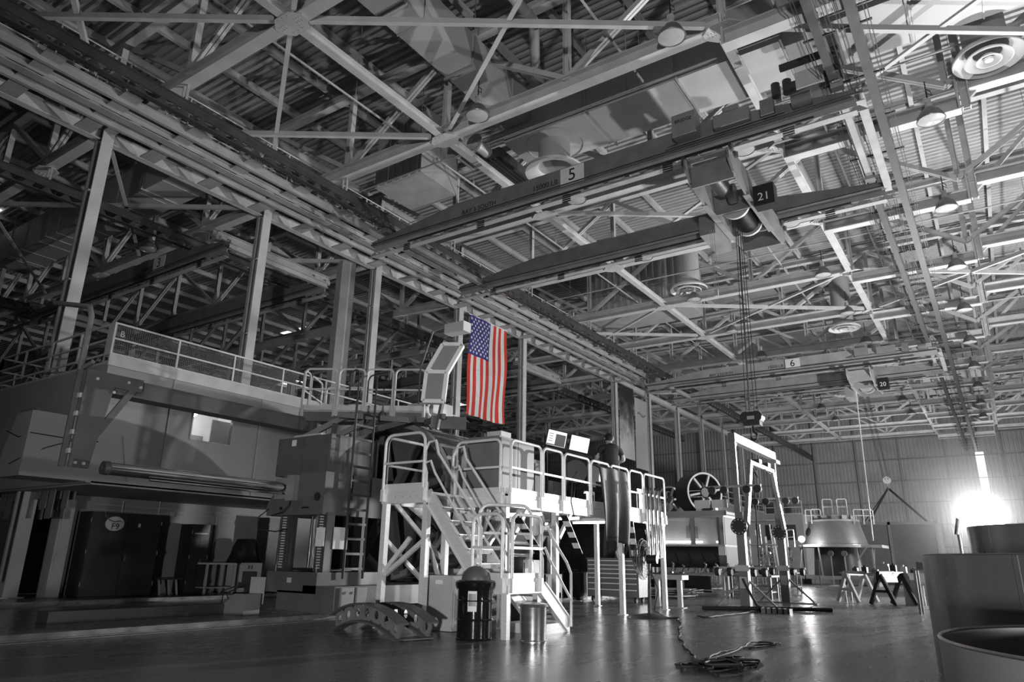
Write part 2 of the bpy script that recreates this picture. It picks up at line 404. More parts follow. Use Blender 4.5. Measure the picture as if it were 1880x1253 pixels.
# purlins under the deck, running the length of the hall
b = MB(); b.ibeam((0, 0, 0), (0, 93, 0), 0.28, 0.16, 0.025, 0.02); first = None
k = 0; x = -66.52
while x < 15:
    on = x > CX
    lab = ('roof purlin over the main bay, %s from the column row' % ORD[min(19, int((x - CX) / 2.28))]) if on else ('roof purlin over the left bay, %s from the column row' % ORD[min(19, int((CX - x) / 2.28))])
    if first is None: first = one('roof_purlin', b, 'purlin', lab, 'purlin', 'roof purlins', base=(0, 0, 0)); first.location = (x, -1.2, 18.08)
    else:
        o = first.copy(); COL.objects.link(o); o.location = (x, -1.2, 18.08); o['label'] = lab
    x += 2.28; k += 1

# eave beams from column to column, and the longitudinal struts between trusses
def eave(i, j, lab, x=CX, z=CZ - 0.12):
    b = MB(); b.ibeam((x, YS[i] + 0.2, z), (x, YS[j] - 0.2, z), 0.42, 0.26, 0.03, 0.03)
    one('eave_beam', b, 'steel', lab, 'beam', 'eave beams between the columns')
eave(0, 1, 'pale eave beam running into the column nearest the camera from this side')
pairs = [(COLS[k], COLS[k + 1]) for k in range(len(COLS) - 1)]
for n, (i, j) in enumerate(pairs):
    eave(i, j, 'pale eave beam along the column row, %s span beyond the nearest column' % ORD[n])
def strut(i, j, x, n):
    b = MB(); b.ibeam((x, YS[i] + 0.17, CZ + 0.1), (x, YS[j] - 0.17, CZ + 0.1), 0.24, 0.24, 0.03, 0.03)
    one('bottom_chord_strut', b, 'steel', 'pale strut tying truss %s to truss %s from the camera along their middle gussets' % (ORD[i], ORD[j]) if x < -10 else 'pale strut tying truss %s to truss %s from the camera beside the right hand rails' % (ORD[i], ORD[j]), 'strut', 'struts between the trusses')
for i in range(0, 13): strut(i, i + 1, CX + 2 * PANEL, i)
for i in range(2, 13): strut(i, i + 1, CX + 4 * PANEL - 0.1, i)
def brace(i, k, j, l, lab):
    p = Vector((CX + 2 * PANEL * k, YS[i], CZ)); q = Vector((CX + 2 * PANEL * l, YS[j], CZ)); d = (q - p).normalized() * 0.45
    lift = 0.05 if l > k else 0.12
    b = MB(); b.bar(p + d, q - d, 0.13, 0.03, (0, lift)); b.bar(p + d, q - d, 0.03, 0.13, (0.05, lift + 0.081))
    one('bracing_angle', b, 'steel', lab, 'brace', 'cross bracing under the trusses')
BR = [(0, 0, 1, 1), (1, 1, 0, 2), (0, 1, 1, 0), (1, 1, 2, 2), (1, 2, 2, 1), (1, 0, 2, 1), (1, 1, 2, 0), (2, 2, 3, 3), (2, 3, 3, 2), (5, 0, 6, 1), (5, 1, 6, 0), (5, 1, 6, 2), (5, 2, 6, 1), (8, 0, 9, 1), (8, 1, 9, 0), (8, 1, 9, 2), (3, 1, 4, 2), (3, 2, 4, 1),
      (1, -1, 2, 0), (2, -1, 1, 0), (5, 2, 6, 3), (6, 2, 5, 3), (2, -2, 1, -1), (3, -1, 2, 0), (2, -1, 3, 0)]
PN = {-2: 'left bay end', -1: 'left bay gusset', 0: 'column end', 1: 'middle gusset', 2: 'rail gusset', 3: 'right end'}
for (i, k, j, l) in BR:
    brace(i, k, j, l, 'pale bracing angle, truss %s %s to truss %s %s' % (ORD[i], PN[k], ORD[j], PN[l]))
# hanging posts on the right of the rails, with long diagonals up to the roof
for n, i in enumerate(range(2, 13)):
    b = MB(); b.ibeam((1.0, YS[i], 13.7), (1.0, YS[i], ZT), 0.22, 0.22, up=(1, 0, 0)); b.bar((1.0, YS[i] + 0.1, 14.0), (4.8, YS[i] + 0.1, ZT), 0.14, 0.14); i > 2 and b.bar((1.0, YS[i], 14.3), (1.0, YS[i] + BAY, ZT), 0.12, 0.12)
    one('hanger_post', b, 'steel', 'hanger post with slanting braces at the right end of the dropped chord of truss %s' % ORD[i], 'hanger', 'hanger posts right of the rails')

# ------------------------------------------------------------------ runway rails hung under the trusses
def perf_beam(b, p, q, h, w, pitch=0.62):
    p = Vector(p); q = Vector(q); L = (q - p).length; d = (q - p).normalized(); up = Vector((0, 0, 1)); sd = d.cross(up)
    b.bar(p, q, w, 0.03, (0, -h / 2)); b.bar(p, q, w * 0.8, 0.03, (0, h / 2)); b.bar(p, q, 0.03, h * 0.52, (0, h * 0.24))
    n = int(L / pitch)
    for i in range(n + 1):
        c = p + d * (L * i / n); vs = []
        for s in (-1, 1):
            for u, z in ((-0.05, -0.02), (0.05, -0.02), (0.21, -h * 0.5), (-0.21, -h * 0.5)): vs.append(c + d * (u * pitch / 0.55) + up * z + sd * (s * 0.015))
        b.add(vs, [(0, 1, 2, 3), (7, 6, 5, 4), (0, 4, 5, 1), (1, 5, 6, 2), (2, 6, 7, 3), (3, 7, 4, 0)])
def runway(x, y0, y1, z, h, w, lab, wires=False, grp='crane runway rails'):
    if wires: z += 0.0
    r = T('runway_rail', lab, 'crane rail', (x, y0, z), group=grp)
    b = MB()
    if wires: b.ibeam((x, y0, z + h / 2), (x, y1, z + h / 2), h, w, 0.03, 0.1)
    else: perf_beam(b, (x, y0, z + h / 2), (x, y1, z + h / 2), h, w)
    OW('rail_beam' if wires else 'perforated_beam', b, 'runway', r)
    y = Y0
    while y < y1:
        if y > y0: b = MB(); b.bar((x - 0.1, y, z + h), (x - 0.1, y, 14.25), 0.03, 0.08); b.bar((x + 0.1, y, z + h), (x + 0.1, y, 14.25), 0.03, 0.08); b.bar((x - 0.1, y, z + h + 0.05), (x + 0.1, y, z + h + 0.05), 0.1, 0.04); OW('hanger', b, 'steel2', r)
        y += BAY
    if wires:
        b = MB()
        for s in (-0.32, -0.25, 0.25, 0.32): b.bar((x + s, y0, z + 0.12), (x + s, y1, z + 0.12), 0.018)
        y = y0 + 1
        while y < y1: b.bar((x - 0.36, y, z + 0.14), (x + 0.36, y, z + 0.14), 0.05, 0.04); y += 2.1
        OW('conductor_wire', b, 'black', r)
runway(-17.7, -1, 91, 13.2, 0.52, 0.2, 'long dark perforated crane rail crossing the upper view beside the column row')
runway(-1.85, 2, 90, 13.2, 0.4, 0.2, 'dark crane rail with conductor wires carrying the crane ends on the window side', True)
runway(-1.05, 2, 91, 13.2, 0.4, 0.22, 'outermost dark crane rail with conductor wires, running from the top edge to the far wall', True)
runway(-26.0, -1, 70, 13.2, 0.5, 0.2, 'dark perforated crane rail in the left bay just behind the columns')
runway(-41.0, -1, 70, 13.2, 0.5, 0.2, 'far dark perforated crane rail deep in the left bay')

# catwalk beside the column row
r = T('catwalk', 'elevated walkway with thin handrails hung beside the column row under the roof', 'catwalk', (-19.6, 0, 13.5))
b = MB()
for x in (-20.45, -19.0): b.ibeam((x, -1, 13.62), (x, 46, 13.62), 0.3, 0.12)
OW('stringer', b, 'steel2', r)
b = MB(); perf_beam(b, (-19.7, -1, 13.55), (-19.7, 46, 13.55), 0.3, 0.3, 1.2); OW('truss_web', b, 'steel2', r)
b = MB(); b.b2((-20.4, -1, 13.78), (-19.05, 46, 13.81)); OW('deck', b, 'mach', r)
b = MB()
for x in (-20.4, -19.0):
    for z in (14.3, 14.85): b.tube([(x, -1, z), (x, 46, z)], 0.022, 6)
    y = 0.3
    while y < 46: b.bar((x, y, 13.8), (x, y, 14.87), 0.045); y += 1.9
OW('handrail', b, 'steel', r)
y = 1.8
while y < 46: b = MB(); b.b2((-21.6, y - 0.25, 13.62), (-18.6, y + 0.25, 13.66)); OW('crosspiece', b, 'steel2', r); y += 2.06

# ------------------------------------------------------------------ air ducts
def ductbox(a, c, axis, seam, parent, name):
    b = MB(); b.b2(a, c); lo, hi = a[axis], c[axis]; s = lo + seam
    e = [list(a), list(c)]
    while s < hi - 0.1:
        p = [min(a[i], c[i]) - 0.025 for i in range(3)]; q = [max(a[i], c[i]) + 0.025 for i in range(3)]
        p[axis] = s - 0.02; q[axis] = s + 0.02; b.b2(p, q); s += seam
    return OW(name, b, 'duct', parent)
r = T('air_duct', 'wide rectangular sheet metal air duct crossing the bay behind the second truss', 'duct', (-4, 18.3, 15.0))
ductbox((-12.3, 17.3, 15.0), (7.5, 19.3, 16.7), 0, 1.55, r, 'trunk')
for x in (-9, -6, -3, 0, 3): b = MB(); b.bar((x, 17.2, 14.98), (x, 17.2, 18), 0.02); b.bar((x, 19.4, 14.98), (x, 19.4, 18), 0.02); b.b2((x - 0.03, 17.15, 14.93), (x + 0.03, 19.45, 14.98)); OW('hanger', b, 'steel2', r)
b = MB(); b.lathe([(0.0, 16.0), (0.55, 16.0), (0.55, 14.6), (0.7, 14.45), (1.0, 14.38), (1.03, 14.44), (0.6, 14.7)], (-10.85, 18.3, -0.5), 32); OW('round_outlet', b, 'duct', r, True)
b = MB(); b.lathe([(1.0, 0), (1.0, 0.04), (0, 0.04)], (-10.85, 18.3, 14.95), 32); OW('collar', b, 'duct', r, True)
r = T('air_duct', 'narrower air duct running away along the bay toward the wide cross duct', 'duct', (-11.7, 8, 15.5))
ductbox((-12.2, 3.0, 15.5), (-11.2, 17.28, 16.7), 1, 2.2, r, 'trunk')
for y in (5, 8, 11, 14):
    b = MB()
    for x in (-12.25, -11.15): b.bar((x, y, 15.4), (x, y, 18), 0.02)
    b.b2((-12.28, y - 0.03, 15.42), (-11.12, y + 0.03, 15.48)); OW('hanger', b, 'steel2', r)
r = T('air_duct', 'shadowed rectangular duct crossing the left bay above the crane numbered 3', 'duct', (-30, 12.5, 14.9))
ductbox((-40.0, 12.2, 14.9), (-23.2, 13.7, 16.4), 0, 1.7, r, 'trunk')
for x in (-38, -34, -30, -26): b = MB(); b.bar((x, 12.1, 14.9), (x, 12.1, 18), 0.02); b.bar((x, 13.8, 14.9), (x, 13.8, 18), 0.02); b.b2((x - 0.03, 12.05, 14.85), (x + 0.03, 13.85, 14.9)); OW('hanger', b, 'steel2', r)
# ceiling diffuser seen as nested rings
def diffuser(x, y, z, R, lab, top=18.2):
    r = T('air_diffuser', lab, 'air diffuser', (x, y, z), group='round air diffusers')
    b = MB(); b.lathe([(R, 0.02), (R * 0.98, 0.0), (R * 0.86, 0.14), (R * 0.62, 0.3), (R * 0.6, 0.34), (R * 0.9, 0.2), (R, 0.06), (R, 0.02)], n=40); O('outer_cone', b, 'paint_white', r, True)
    b = MB(); b.lathe([(R * 0.68, -0.02), (R * 0.64, -0.04), (R * 0.44, 0.12), (R * 0.4, 0.2), (R * 0.62, 0.06), (R * 0.68, -0.02)], n=40); O('middle_cone', b, 'paint_white', r, True)
    b = MB(); b.lathe([(R * 0.36, -0.06), (R * 0.32, -0.07), (R * 0.18, 0.04), (R * 0.16, 0.12), (R * 0.3, 0.0), (R * 0.36, -0.06)], n=32); b.lathe([(0.001, -0.05), (R * 0.12, -0.05), (R * 0.13, 0.02)], n=24); O('inner_cone', b, 'paint_white', r, True)
    b = MB(); b.lathe([(R * 0.62, 0.3), (R * 0.62, top - z)], n=32); O('neck', b, 'duct', r, True)
    return r
diffuser(1.65, 20.4, 14.45, 0.86, 'large round air diffuser of nested rings under the wide duct near the outer rail')
diffuser(-11.6, 33.2, 14.7, 0.95, 'round air diffuser of nested rings beyond the second crane girder')
diffuser(-6.0, 44.0, 14.7, 0.9, 'small looking round air diffuser above the far crane')
diffuser(-9.0, 62.0, 14.6, 0.9, 'distant round air diffuser near the far end of the bay')
# short round ducts and a dark open air handler under the second truss
r = T('air_handler', 'dark slotted heater unit with two round horns below the second truss', 'air handler', (-12.6, 17.5, 14.2))
b = MB(); b.b2((-13.3, 17.2, 14.5), (-12.4, 20.6, 14.85)); OW('casing', b, 'mach_dk', r)
for k in range(5): b = MB(); b.b2((-13.28 + k * 0.18, 17.25, 14.44), (-13.2 + k * 0.18, 20.55, 14.5)); OW('slot_blade', b, 'black', r)
for x in (-13.75, -12.9):
    b = MB(); b.lathe([(0.2, 0.5), (0.2, 0.1), (0.3, 0.0), (0.33, 0.01), (0.22, 0.14), (0.0, 0.2)], (x, 16.4, 14.75), 24, 'Y'); b.tube([(x, 16.9, 14.75), (x, 17.6, 14.75)], 0.2, 16); OW('horn', b, 'duct', r, True)
# boxed units clad in vertical sheet within the roof space
for k, (a, c, lab) in enumerate([((-18.6, 17.4, 15.2), (-16.2, 19.6, 18.1), 'vertical sheet clad plant housing in the roof space behind the second truss near the columns'), ((-18.5, 35.0, 14.9), (-12.5, 38.0, 18.0), 'vertical sheet clad plant housing in the roof space above the second crane')]):
    b = MB(); b.b2(a, c); x = a[0] + 0.15
    while x < c[0]: b.b2((x, a[1] - 0.05, a[2]), (x + 0.12, a[1], c[2])); x += 0.4
    one('plant_housing', b, 'steel2', lab, 'plant housing', 'plant housings in the roof')
b = MB(); b.tube([(-9.3, 3, 16.6), (-9.3, 14.5, 16.6)], 0.16, 14)
for y in (5, 8, 11, 14): b.tube([(-9.3, y, 16.6), (-9.3, y + 0.12, 16.6)], 0.19, 14)
b.tube([(-9.3, 14.5, 16.6), (-10.2, 16.0, 16.4), (-10.6, 17.2, 16.2)], 0.16, 14)
one('round_pipe', b, 'duct', 'round insulated pipe between the narrow duct and the upright of the first truss', 'pipe', smooth=True)
for n, (x, z, y1) in enumerate([(-7.0, 15.2, 60), (-14.9, 15.0, 70), (-2.9, 15.4, 75), (3.0, 15.0, 75)]):
    b = MB(); b.tube([(x, 0, z), (x, y1, z)], 0.04, 6); y = 3.5
    while y < y1: b.bar((x, y, z), (x, y, 18), 0.015); b.tube([(x, y, z), (x, y, z + 0.12)], 0.06, 6); y += 3.1
    one('sprinkler_pipe', b, 'steel2', ['thin sprinkler pipe below the deck left of the wide duct outlet', 'thin sprinkler pipe nearest the column row', 'thin sprinkler pipe directly above the wired crane rails', 'thin sprinkler pipe outside the outermost crane rail'][n], 'pipe', 'sprinkler pipes')
for n, (y, z) in enumerate([(19.9, 14.85), (16.9, 14.9), (31, 14.8), (43.2, 14.8), (55.5, 14.8)]):
    b = MB(); b.tube([(-22, y, z), (8, y, z)], 0.03, 6); x = -20
    while x < 8: b.bar((x, y, z), (x, y, 18), 0.012); x += 2.6
    one('conduit_pipe', b, 'steel2', 'thin conduit crossing the bay under the roof, %s from the camera' % ORD[n], 'pipe', 'conduits across the bay')

# ------------------------------------------------------------------ high bay lamps, all switched off
def lamp_make(loc, lab):
    r = T('high_bay_lamp', lab, 'lamp', loc, group='dome lamps under the roof')
    b = MB(); b.lathe([(0.36, 0.0), (0.37, 0.02), (0.33, 0.12), (0.25, 0.28), (0.13, 0.4), (0.1, 0.42), (0.09, 0.40), (0.22, 0.26), (0.31, 0.1), (0.345, 0.0), (0.36, 0.0)], n=28); O('lamp_shade', b, 'brass', r, True)
    b = MB(); b.lathe([(0.001, -0.03), (0.2, -0.015), (0.345, 0.02)], n=28); O('lens', b, 'lens', r, True)
    b = MB(); b.lathe([(0.001, 0.6), (0.07, 0.6), (0.1, 0.55), (0.1, 0.42)], n=16); b.box((0.0, 0.0, 0.66), (0.16, 0.1, 0.12)); O('housing', b, 'ltgrey', r, True)
    b = MB(); b.bar((0, 0.06, 0.5), (0, 0.6, 0.5), 0.05, 0.04); O('bracket', b, 'steel2', r)
    b = MB(); b.tube([(0, 0, 0.7), (0, 0, 0.95)], 0.02, 6); b.tube([(0, 0, 0.9), (0.12, 0, 0.8), (0.1, 0.02, 0.95), (0, 0, 1.05)], 0.012, 6); b.tube([(0, 0, 0.95), (0, 0, 1.3)], 0.015, 6); O('hook_and_cord', b, 'black', r)
    return r
first = None
where = {-11.3: 'beside the middle gusset', -5.1: 'left of the crane rails', 0.1: 'outside the crane rails', -20.0: 'by the column row', -29.5: 'in the left bay'}
for i in range(1, 12):
    for x in (-29.5, -20.0, -11.3, -5.1, 0.1):
        if x in (-29.5, -20) and i > 6: continue
        z = 13.75 if x > -4.5 else 14.05
        if x == 0.1: z = 13.25
        lab = 'unlit dome lamp %s, hung at the truss %s from the camera' % (where[x], ORD[i])
        loc = (x, YS[i] - 0.62, z)
        if first is None: first = lamp_make(loc, lab)
        else: dup(first, loc, label=lab)

# ------------------------------------------------------------------ overhead cranes
def crane(xa, xb, ya, yb, zb, num, word, tag, m='crane', boxes=True, plate=None, flip=False):
    r = T('bridge_crane', 'dark double girder overhead crane numbered %s, %s' % (num, tag), 'crane', (xa, ya, zb), group='overhead cranes')
    L = xb - xa
    for k, y in enumerate((ya, yb)):
        h = 0.68
        pf = [(xa, zb + 0.42), (xb, zb + 0.42), (xb, zb + 0.62), (xb - L * 0.21, zb + 0.42 + h), (xa + L * 0.24, zb + 0.42 + h), (xa, zb + 0.6)]
        b = MB(); b.prism(pf, 'Y', y - 0.14, y + 0.14)
        b.bar((xa, y, zb + 0.44), (xb, y, zb + 0.44), 0.42, 0.03); g = OW('girder', b, m, r)
        b = MB(); perf_beam(b, (xa, y, zb + 0.22), (xb, y, zb + 0.22), 0.4, 0.24, 0.7); OW('lower_rail', b, 'steel2', r)
        b = MB(); b.tube([(xa, y - 0.2, zb + 0.46), (xb, y - 0.2, zb + 0.46)], 0.02, 6)
        b.bar((xa + 2, y - 0.26, zb + 0.1), (xb - 1, y - 0.26, zb + 0.1), 0.05, 0.05)
        x = xa + 2
        while x < xb - 1:
            for q in range(4): b.box((x, y - 0.3, zb - 0.02 - 0.07 * q), (0.3, 0.05, 0.025))
            x += 3.4
        OW('conductor_bar', b, 'black', r)
    for x in (xa + 0.9, xb - 0.35):
        b = MB(); b.ibeam((x, ya - 0.5, zb + 0.95), (x, yb + 0.5, zb + 0.95), 0.3, 0.2); b.ibeam((x + 0.45, ya, zb + 0.45), (x + 0.45, yb, zb + 0.45), 0.24, 0.2)
        for y in (ya - 0.3, ya + 0.35, yb - 0.35, yb + 0.3):
            b.lathe([(0.001, -0.06), (0.13, -0.06), (0.13, 0.06), (0.001, 0.06)], (x - 0.1, y, zb + 0.95), 12, 'X'); b.box((x, y, zb + 0.78), (0.3, 0.24, 0.2))
        OW('end_truck', b, 'steel2' if x > xa + 2 else m, r)
    b = MB(); px = plate if plate else xa + L * 0.52; b.b2((px - 0.43, ya - 0.2, zb + 0.42), (px + 0.43, ya - 0.17, zb + 1.04))
    for sx in (-0.32, 0.32):
        for sz in (0.48, 0.92): b.tube([(px + sx, ya - 0.2, zb + sz), (px + sx, ya - 0.21, zb + sz)], 0.02, 8)
    pl = OW('number_plate', b, 'paper', r)
    TXT(str(num), 0.6, 'ink', pl, (px - xa, -0.205, 0.73), name='number')
    TXT('15000.LB', 0.26, 'ink', r, (px - xa - 1.05, -0.145, 0.68), name='load_lettering')
    TXT(word, 0.24, 'ink', r, (L * 0.30, -0.145, 0.64), name='bay_lettering')
    if boxes:
        b = MB(); b.b2((px + 3.55, ya - 0.6, zb + 0.62), (px + 4.25, ya - 0.16, zb + 1.32)); cb = OW('control_box', b, 'grey', r)
        TXT('BRIDGE', 0.15, 'ink', r, (px + 3.9 - xa, -0.61, 1.08), name='box_lettering')
        b = MB(); b.b2((px + 4.7, ya - 0.42, zb + 0.6), (px + 5.7, ya - 0.15, zb + 1.0)); b.b2((px + 4.95, ya - 0.3, zb + 1.1), (px + 5.4, ya - 0.1, zb + 1.25)); OW('control_box', b, 'grey', r)
        b = MB(); b.b2((px + 6.0, ya - 0.4, zb + 0.55), (px + 6.35, ya - 0.15, zb + 1.02)); b.tube([(px + 6.8, ya - 0.2, zb + 0.75), (px + 7.3, ya - 0.2, zb + 0.75)], 0.2, 14); b.tube([(px + 3.6, ya - 0.3, zb + 0.6), (px + 3.2, ya - 0.3, zb + 0.5), (px + 6.6, ya - 0.3, zb + 0.52)], 0.02, 6); OW('drive_motor', b, 'crane', r, True)
    return r
c5 = crane(-18.7, -1.45, 17.75, 23.25, 12.35, 5, 'BAY 3 SOUTH', 'spanning the bay behind the second truss', plate=-9.75)
c6 = crane(-18.9, -1.5, 44.5, 49.3, 12.35, 6, 'BAY 3 NORTH', 'far down the bay beyond the flag and banners', 'steel2', plate=-9.2)
c3 = crane(-40.5, -23.6, 14.6, 19.6, 12.35, 3, 'BAY 2 SOUTH', 'in the dark left bay behind the nearest column', boxes=False, plate=-28.2)
crane(-40.5, -23.6, 36, 40.5, 12.35, 4, 'BAY 2 NORTH', 'far down the dark left bay', boxes=False, plate=-30)
# electrics above the rail end of the near crane
r = T('crane_drive', 'cluster of motors with a blank pale panel above the rail end of crane 5', 'crane drive', (-2.4, 17.6, 13.45))
b = MB(); b.b2((-2.75, 17.2, 13.25), (-2.05, 17.28, 13.75)); OW('blank_panel', b, 'ltgrey', r)
b = MB(); b.b2((-3.0, 17.3, 13.4), (-1.8, 18.1, 13.6)); b.b2((-3.1, 17.1, 13.95), (-1.6, 17.25, 14.1))
for x in (-3.3, -3.0): b.tube([(x, 17.4, 13.35), (x, 17.4, 13.75)], 0.12, 10)
b.b2((-1.95, 17.35, 13.45), (-1.65, 17.7, 13.95)); OW('motor', b, 'mach_dk', r)
# trolleys hung between the girders
def trolley(x, ya, yb, zb, num, lab, m='trolley'):
    r = T('hoist_trolley', lab, 'hoist trolley', (x, (ya + yb) / 2, zb), group='hoist trolleys on the cranes')
    for s in (-0.62, 0.62):
        b = MB(); b.prism([(ya - 0.35, zb), (ya - 0.35, zb + 0.35), (ya + 0.5, zb + 0.5), (yb - 0.5, zb + 0.5), (yb + 0.35, zb + 0.3), (yb + 0.35, zb), (yb, zb - 0.3), (yb - 1.5, zb - 0.42), (ya + 1.2, zb - 0.42), (ya, zb - 0.25)], 'X', x + s - 0.03, x + s + 0.03)
        b.bar((x + s, ya + 1.2, zb - 0.42), (x + s, yb - 1.5, zb - 0.42), 0.18, 0.04); OW('side_plate', b, m, r)
    for y in (ya + 0.1, ya + 2.1, yb - 1.6, yb - 0.3):
        b = MB(); b.b2((x - 0.62, y - 0.03, zb - 0.4), (x + 0.62, y + 0.03, zb + 0.28)); OW('cross_plate', b, m, r)
    b = MB(); b.tube([(x, ya + 2.3, zb - 0.12), (x, yb - 1.8, zb - 0.12)], 0.34, 24)
    y = ya + 2.4
    while y < yb - 1.9: b.tube([(x, y, zb - 0.12), (x, y + 0.04, zb - 0.12)], 0.36, 24); y += 0.09
    OW('rope_drum', b, 'black', r, True)
    for y in (ya + 2.25, yb - 1.85): b = MB(); b.tube([(x, y, zb - 0.12), (x, y + 0.1, zb - 0.12)], 0.44, 24); OW('drum_flange', b, 'steel', r, True)
    b = MB(); b.tube([(x - 0.1, ya + 0.5, zb + 0.1), (x - 0.1, ya + 1.5, zb + 0.1)], 0.24, 16); b.lathe([(0.001, -0.1), (0.3, -0.1), (0.3, 0.1), (0.001, 0.1)], (x + 0.1, ya + 1.7, zb), 18, 'X'); OW('motor', b, 'mach_dk', r, True)
    b = MB(); b.b2((x + 0.7, ya + 1.7, zb - 0.62), (x + 1.3, ya + 2.1, zb + 0.05)); pb = OW('number_box', b, 'black', r)
    TXT(str(num), 0.36, 'wht', r, (1.0, ya + 1.69 - (ya + yb) / 2, -0.36), name='number')
    b = MB(); b.b2((x - 1.25, ya + 2.5, zb - 0.75), (x - 0.75, ya + 4.2, zb - 0.1)); OW('control_box', b, m, r)
    for s in (-0.62, 0.62):
        for y in (ya, yb):
            for q in (-0.2, 0.2): b = MB(); b.lathe([(0.001, -0.05), (0.13, -0.05), (0.13, 0.05), (0.001, 0.05)], (x + s * 1.1, y + q, zb + 0.4), 12, 'X'); OW('wheel', b, 'mach_dk', r)
    return r
trolley(-5.35, 17.75, 23.25, 11.95, 21, 'hoist trolley numbered 21 slung under the near crane with a black rope drum')
TR20 = trolley(-5.6, 44.5, 49.3, 11.95, 20, 'hoist trolley numbered 20 slung under the far crane', 'steel2')
def ropes(name, pts, zt, zb, r0, lab, m='black', cat='rope'):
    b = MB()
    for (x, y) in pts: b.tube([(x, y, zt), (x * 1.0, y, zb)], r0, 5)
    one(name, b, m, lab, cat)

# ------------------------------------------------------------------ two-storey office block along the columns
def glass_mat():
    m = bpy.data.materials.new('window_glass'); m.use_nodes = True; b = m.node_tree.nodes['Principled BSDF']
    b.inputs['Transmission Weight'].default_value = 0.95; b.inputs['Roughness'].default_value = 0.03; b.inputs['Base Color'].default_value = (0.85, 0.85, 0.85, 1); b.inputs['IOR'].default_value = 1.1
    return m
M['glass'] = glass_mat()
XF, YN, YE = -18.0, 8.4, 27.0
r = T('office_block', 'two storey office block with a railed roof terrace along the left side', 'building', (XF, YN, 0)); r['kind'] = 'thing'
b = MB()                                                     # upper storey shell with a window hole
wy0, wy1, wz0, wz1 = 10.88, 12.12, 4.2, 5.25
b.b2((XF - 0.12, YN, 2.8), (XF, wy0, 5.77)); b.b2((XF - 0.12, wy1, 2.8), (XF, YE, 5.77)); b.b2((XF - 0.12, wy0, 2.8), (XF, wy1, wz0)); b.b2((XF - 0.12, wy0, wz1), (XF, wy1, 5.77))
b.b2((-25.5, YN, 2.8), (XF - 0.12, YN + 0.12, 5.77)); b.b2((-25.5, YN + 0.12, 2.76), (XF, YE, 2.84)); b.b2((-25.5, YE - 0.1, 2.8), (XF, YE, 5.77))
OW('upper_wall', b, 'office', r)
b = MB(); b.b2((-25.5, YN, 5.77), (XF + 0.05, YE, 5.83)); b.b2((XF, YN - 0.04, 5.7), (XF + 0.06, YE, 6.0)); OW('terrace_floor', b, 'ltgrey', r)
b = MB(); b.prism([(XF + 0.01, 2.82), (XF + 0.01, 4.3), (-18.75, 4.28), (-19.15, 3.4), (-19.15, 2.82)], 'Y', 6.95, YN); OW('bump_out', b, 'office', r)
b = MB(); b.b2((-22.0, 9.9, 0), (-21.9, YE, 2.78)); b.b2((-25.5, 13.0, 0), (-22.0, 13.1, 2.78)); OW('lower_wall', b, 'office_lo', r)
b = MB(); b.b2((-21.95, 9.55, 0), (-21.5, 9.9, 2.6)); b.b2((-21.52, 9.6, 0.3), (-21.48, 9.85, 2.5)); OW('door_post', b, 'ltgrey', r)
for y in (10.17, 13.0, 15.6): b = MB(); b.b2((XF, y, 2.85), (XF + 0.02, y + 0.05, 5.7)); OW('wall_seam', b, 'steel2', r)
# lit room behind the window
b = MB(); X2 = -20.4
b.b2((X2, 10.2, 2.9), (X2 + 0.05, 13.2, 5.6)); b.b2((X2, 10.2, 2.9), (XF - 0.13, 10.25, 5.6)); b.b2((X2, 13.15, 2.9), (XF - 0.13, 13.2, 5.6)); b.b2((X2, 10.2, 5.55), (XF - 0.13, 13.2, 5.6)); rm = OW('lit_room', b, 'paint_white', r)
b = MB(); b.b2((-18.5, 11.75, 3.0), (-18.45, 12.6, 4.92)); OW('white_partition', b, 'paint_white', r)
for k in range(3):
    b = MB(); b.b2((X2 + 0.06, 11.3 + k * 0.5, 4.35), (X2 + 0.09, 11.7 + k * 0.5, 4.72)); OW('notice', b, 'grey', r)
b = MB(); b.b2((-19.2, 10.6, 2.9), (-18.9, 11.7, 4.28)); OW('desk_unit', b, 'mach', r)
b = MB(); b.b2((XF - 0.08, wy0, wz0), (XF - 0.06, wy1, wz1)); OW('window_pane', b, 'glass', r)
b = MB(); b.b2((XF - 0.12, wy0, wz0 - 0.03), (XF + 0.02, wy1, wz0)); b.b2((XF - 0.12, wy0 - 0.03, wz0), (XF + 0.02, wy0, wz1)); b.b2((XF - 0.12, wy1, wz0), (XF + 0.02, wy1 + 0.03, wz1)); OW('window_frame', b, 'steel2', r)
point('office_room_light', (-19.4, 11.6, 5.3), 55, 0.25)
# terrace railing
def rail_run(p, q, parent, z0, n, mesh=0, h=0.84):
    p = Vector((p[0], p[1], z0)); q = Vector((q[0], q[1], z0)); d = (q - p); L = d.length; d.normalize()
    b = MB()
    for zz in (0.04, h * 0.52, h): b.bar(p + Vector((0, 0, zz)), q + Vector((0, 0, zz)), 0.045)
    OW('handrail', b, 'steel', parent)
    for i in range(n + 1):
        c = p + d * (L * i / n); b = MB(); b.bar(c, c + Vector((0, 0, h)), 0.05); OW('rail_post', b, 'steel', parent)
    if mesh:
        b = MB(); s = 0.0; Lm = L * mesh
        while s < Lm: b.bar(p + d * s, p + d * s + Vector((0, 0, h)), 0.007); s += 0.055
        z = 0.05
        while z < h: b.bar(p + Vector((0, 0, z)), p + d * Lm + Vector((0, 0, z)), 0.007); z += 0.045
        OW('wire_mesh', b, 'mesh', parent)
rail_run((XF, YN), (XF, 22.4), r, 5.98, 8, 0.42)
rail_run((XF - 0.1, YN), (-24.6, YN), r, 5.98, 4, 0, 0.84)
rail_run((-24.6, YN), (-24.6, 22), r, 5.98, 8)
b = MB(); b.b2((XF - 0.28, YN - 0.03, 5.98), (XF + 0.03, YN + 0.0, 6.84)); OW('corner_plate', b, 'steel', r)
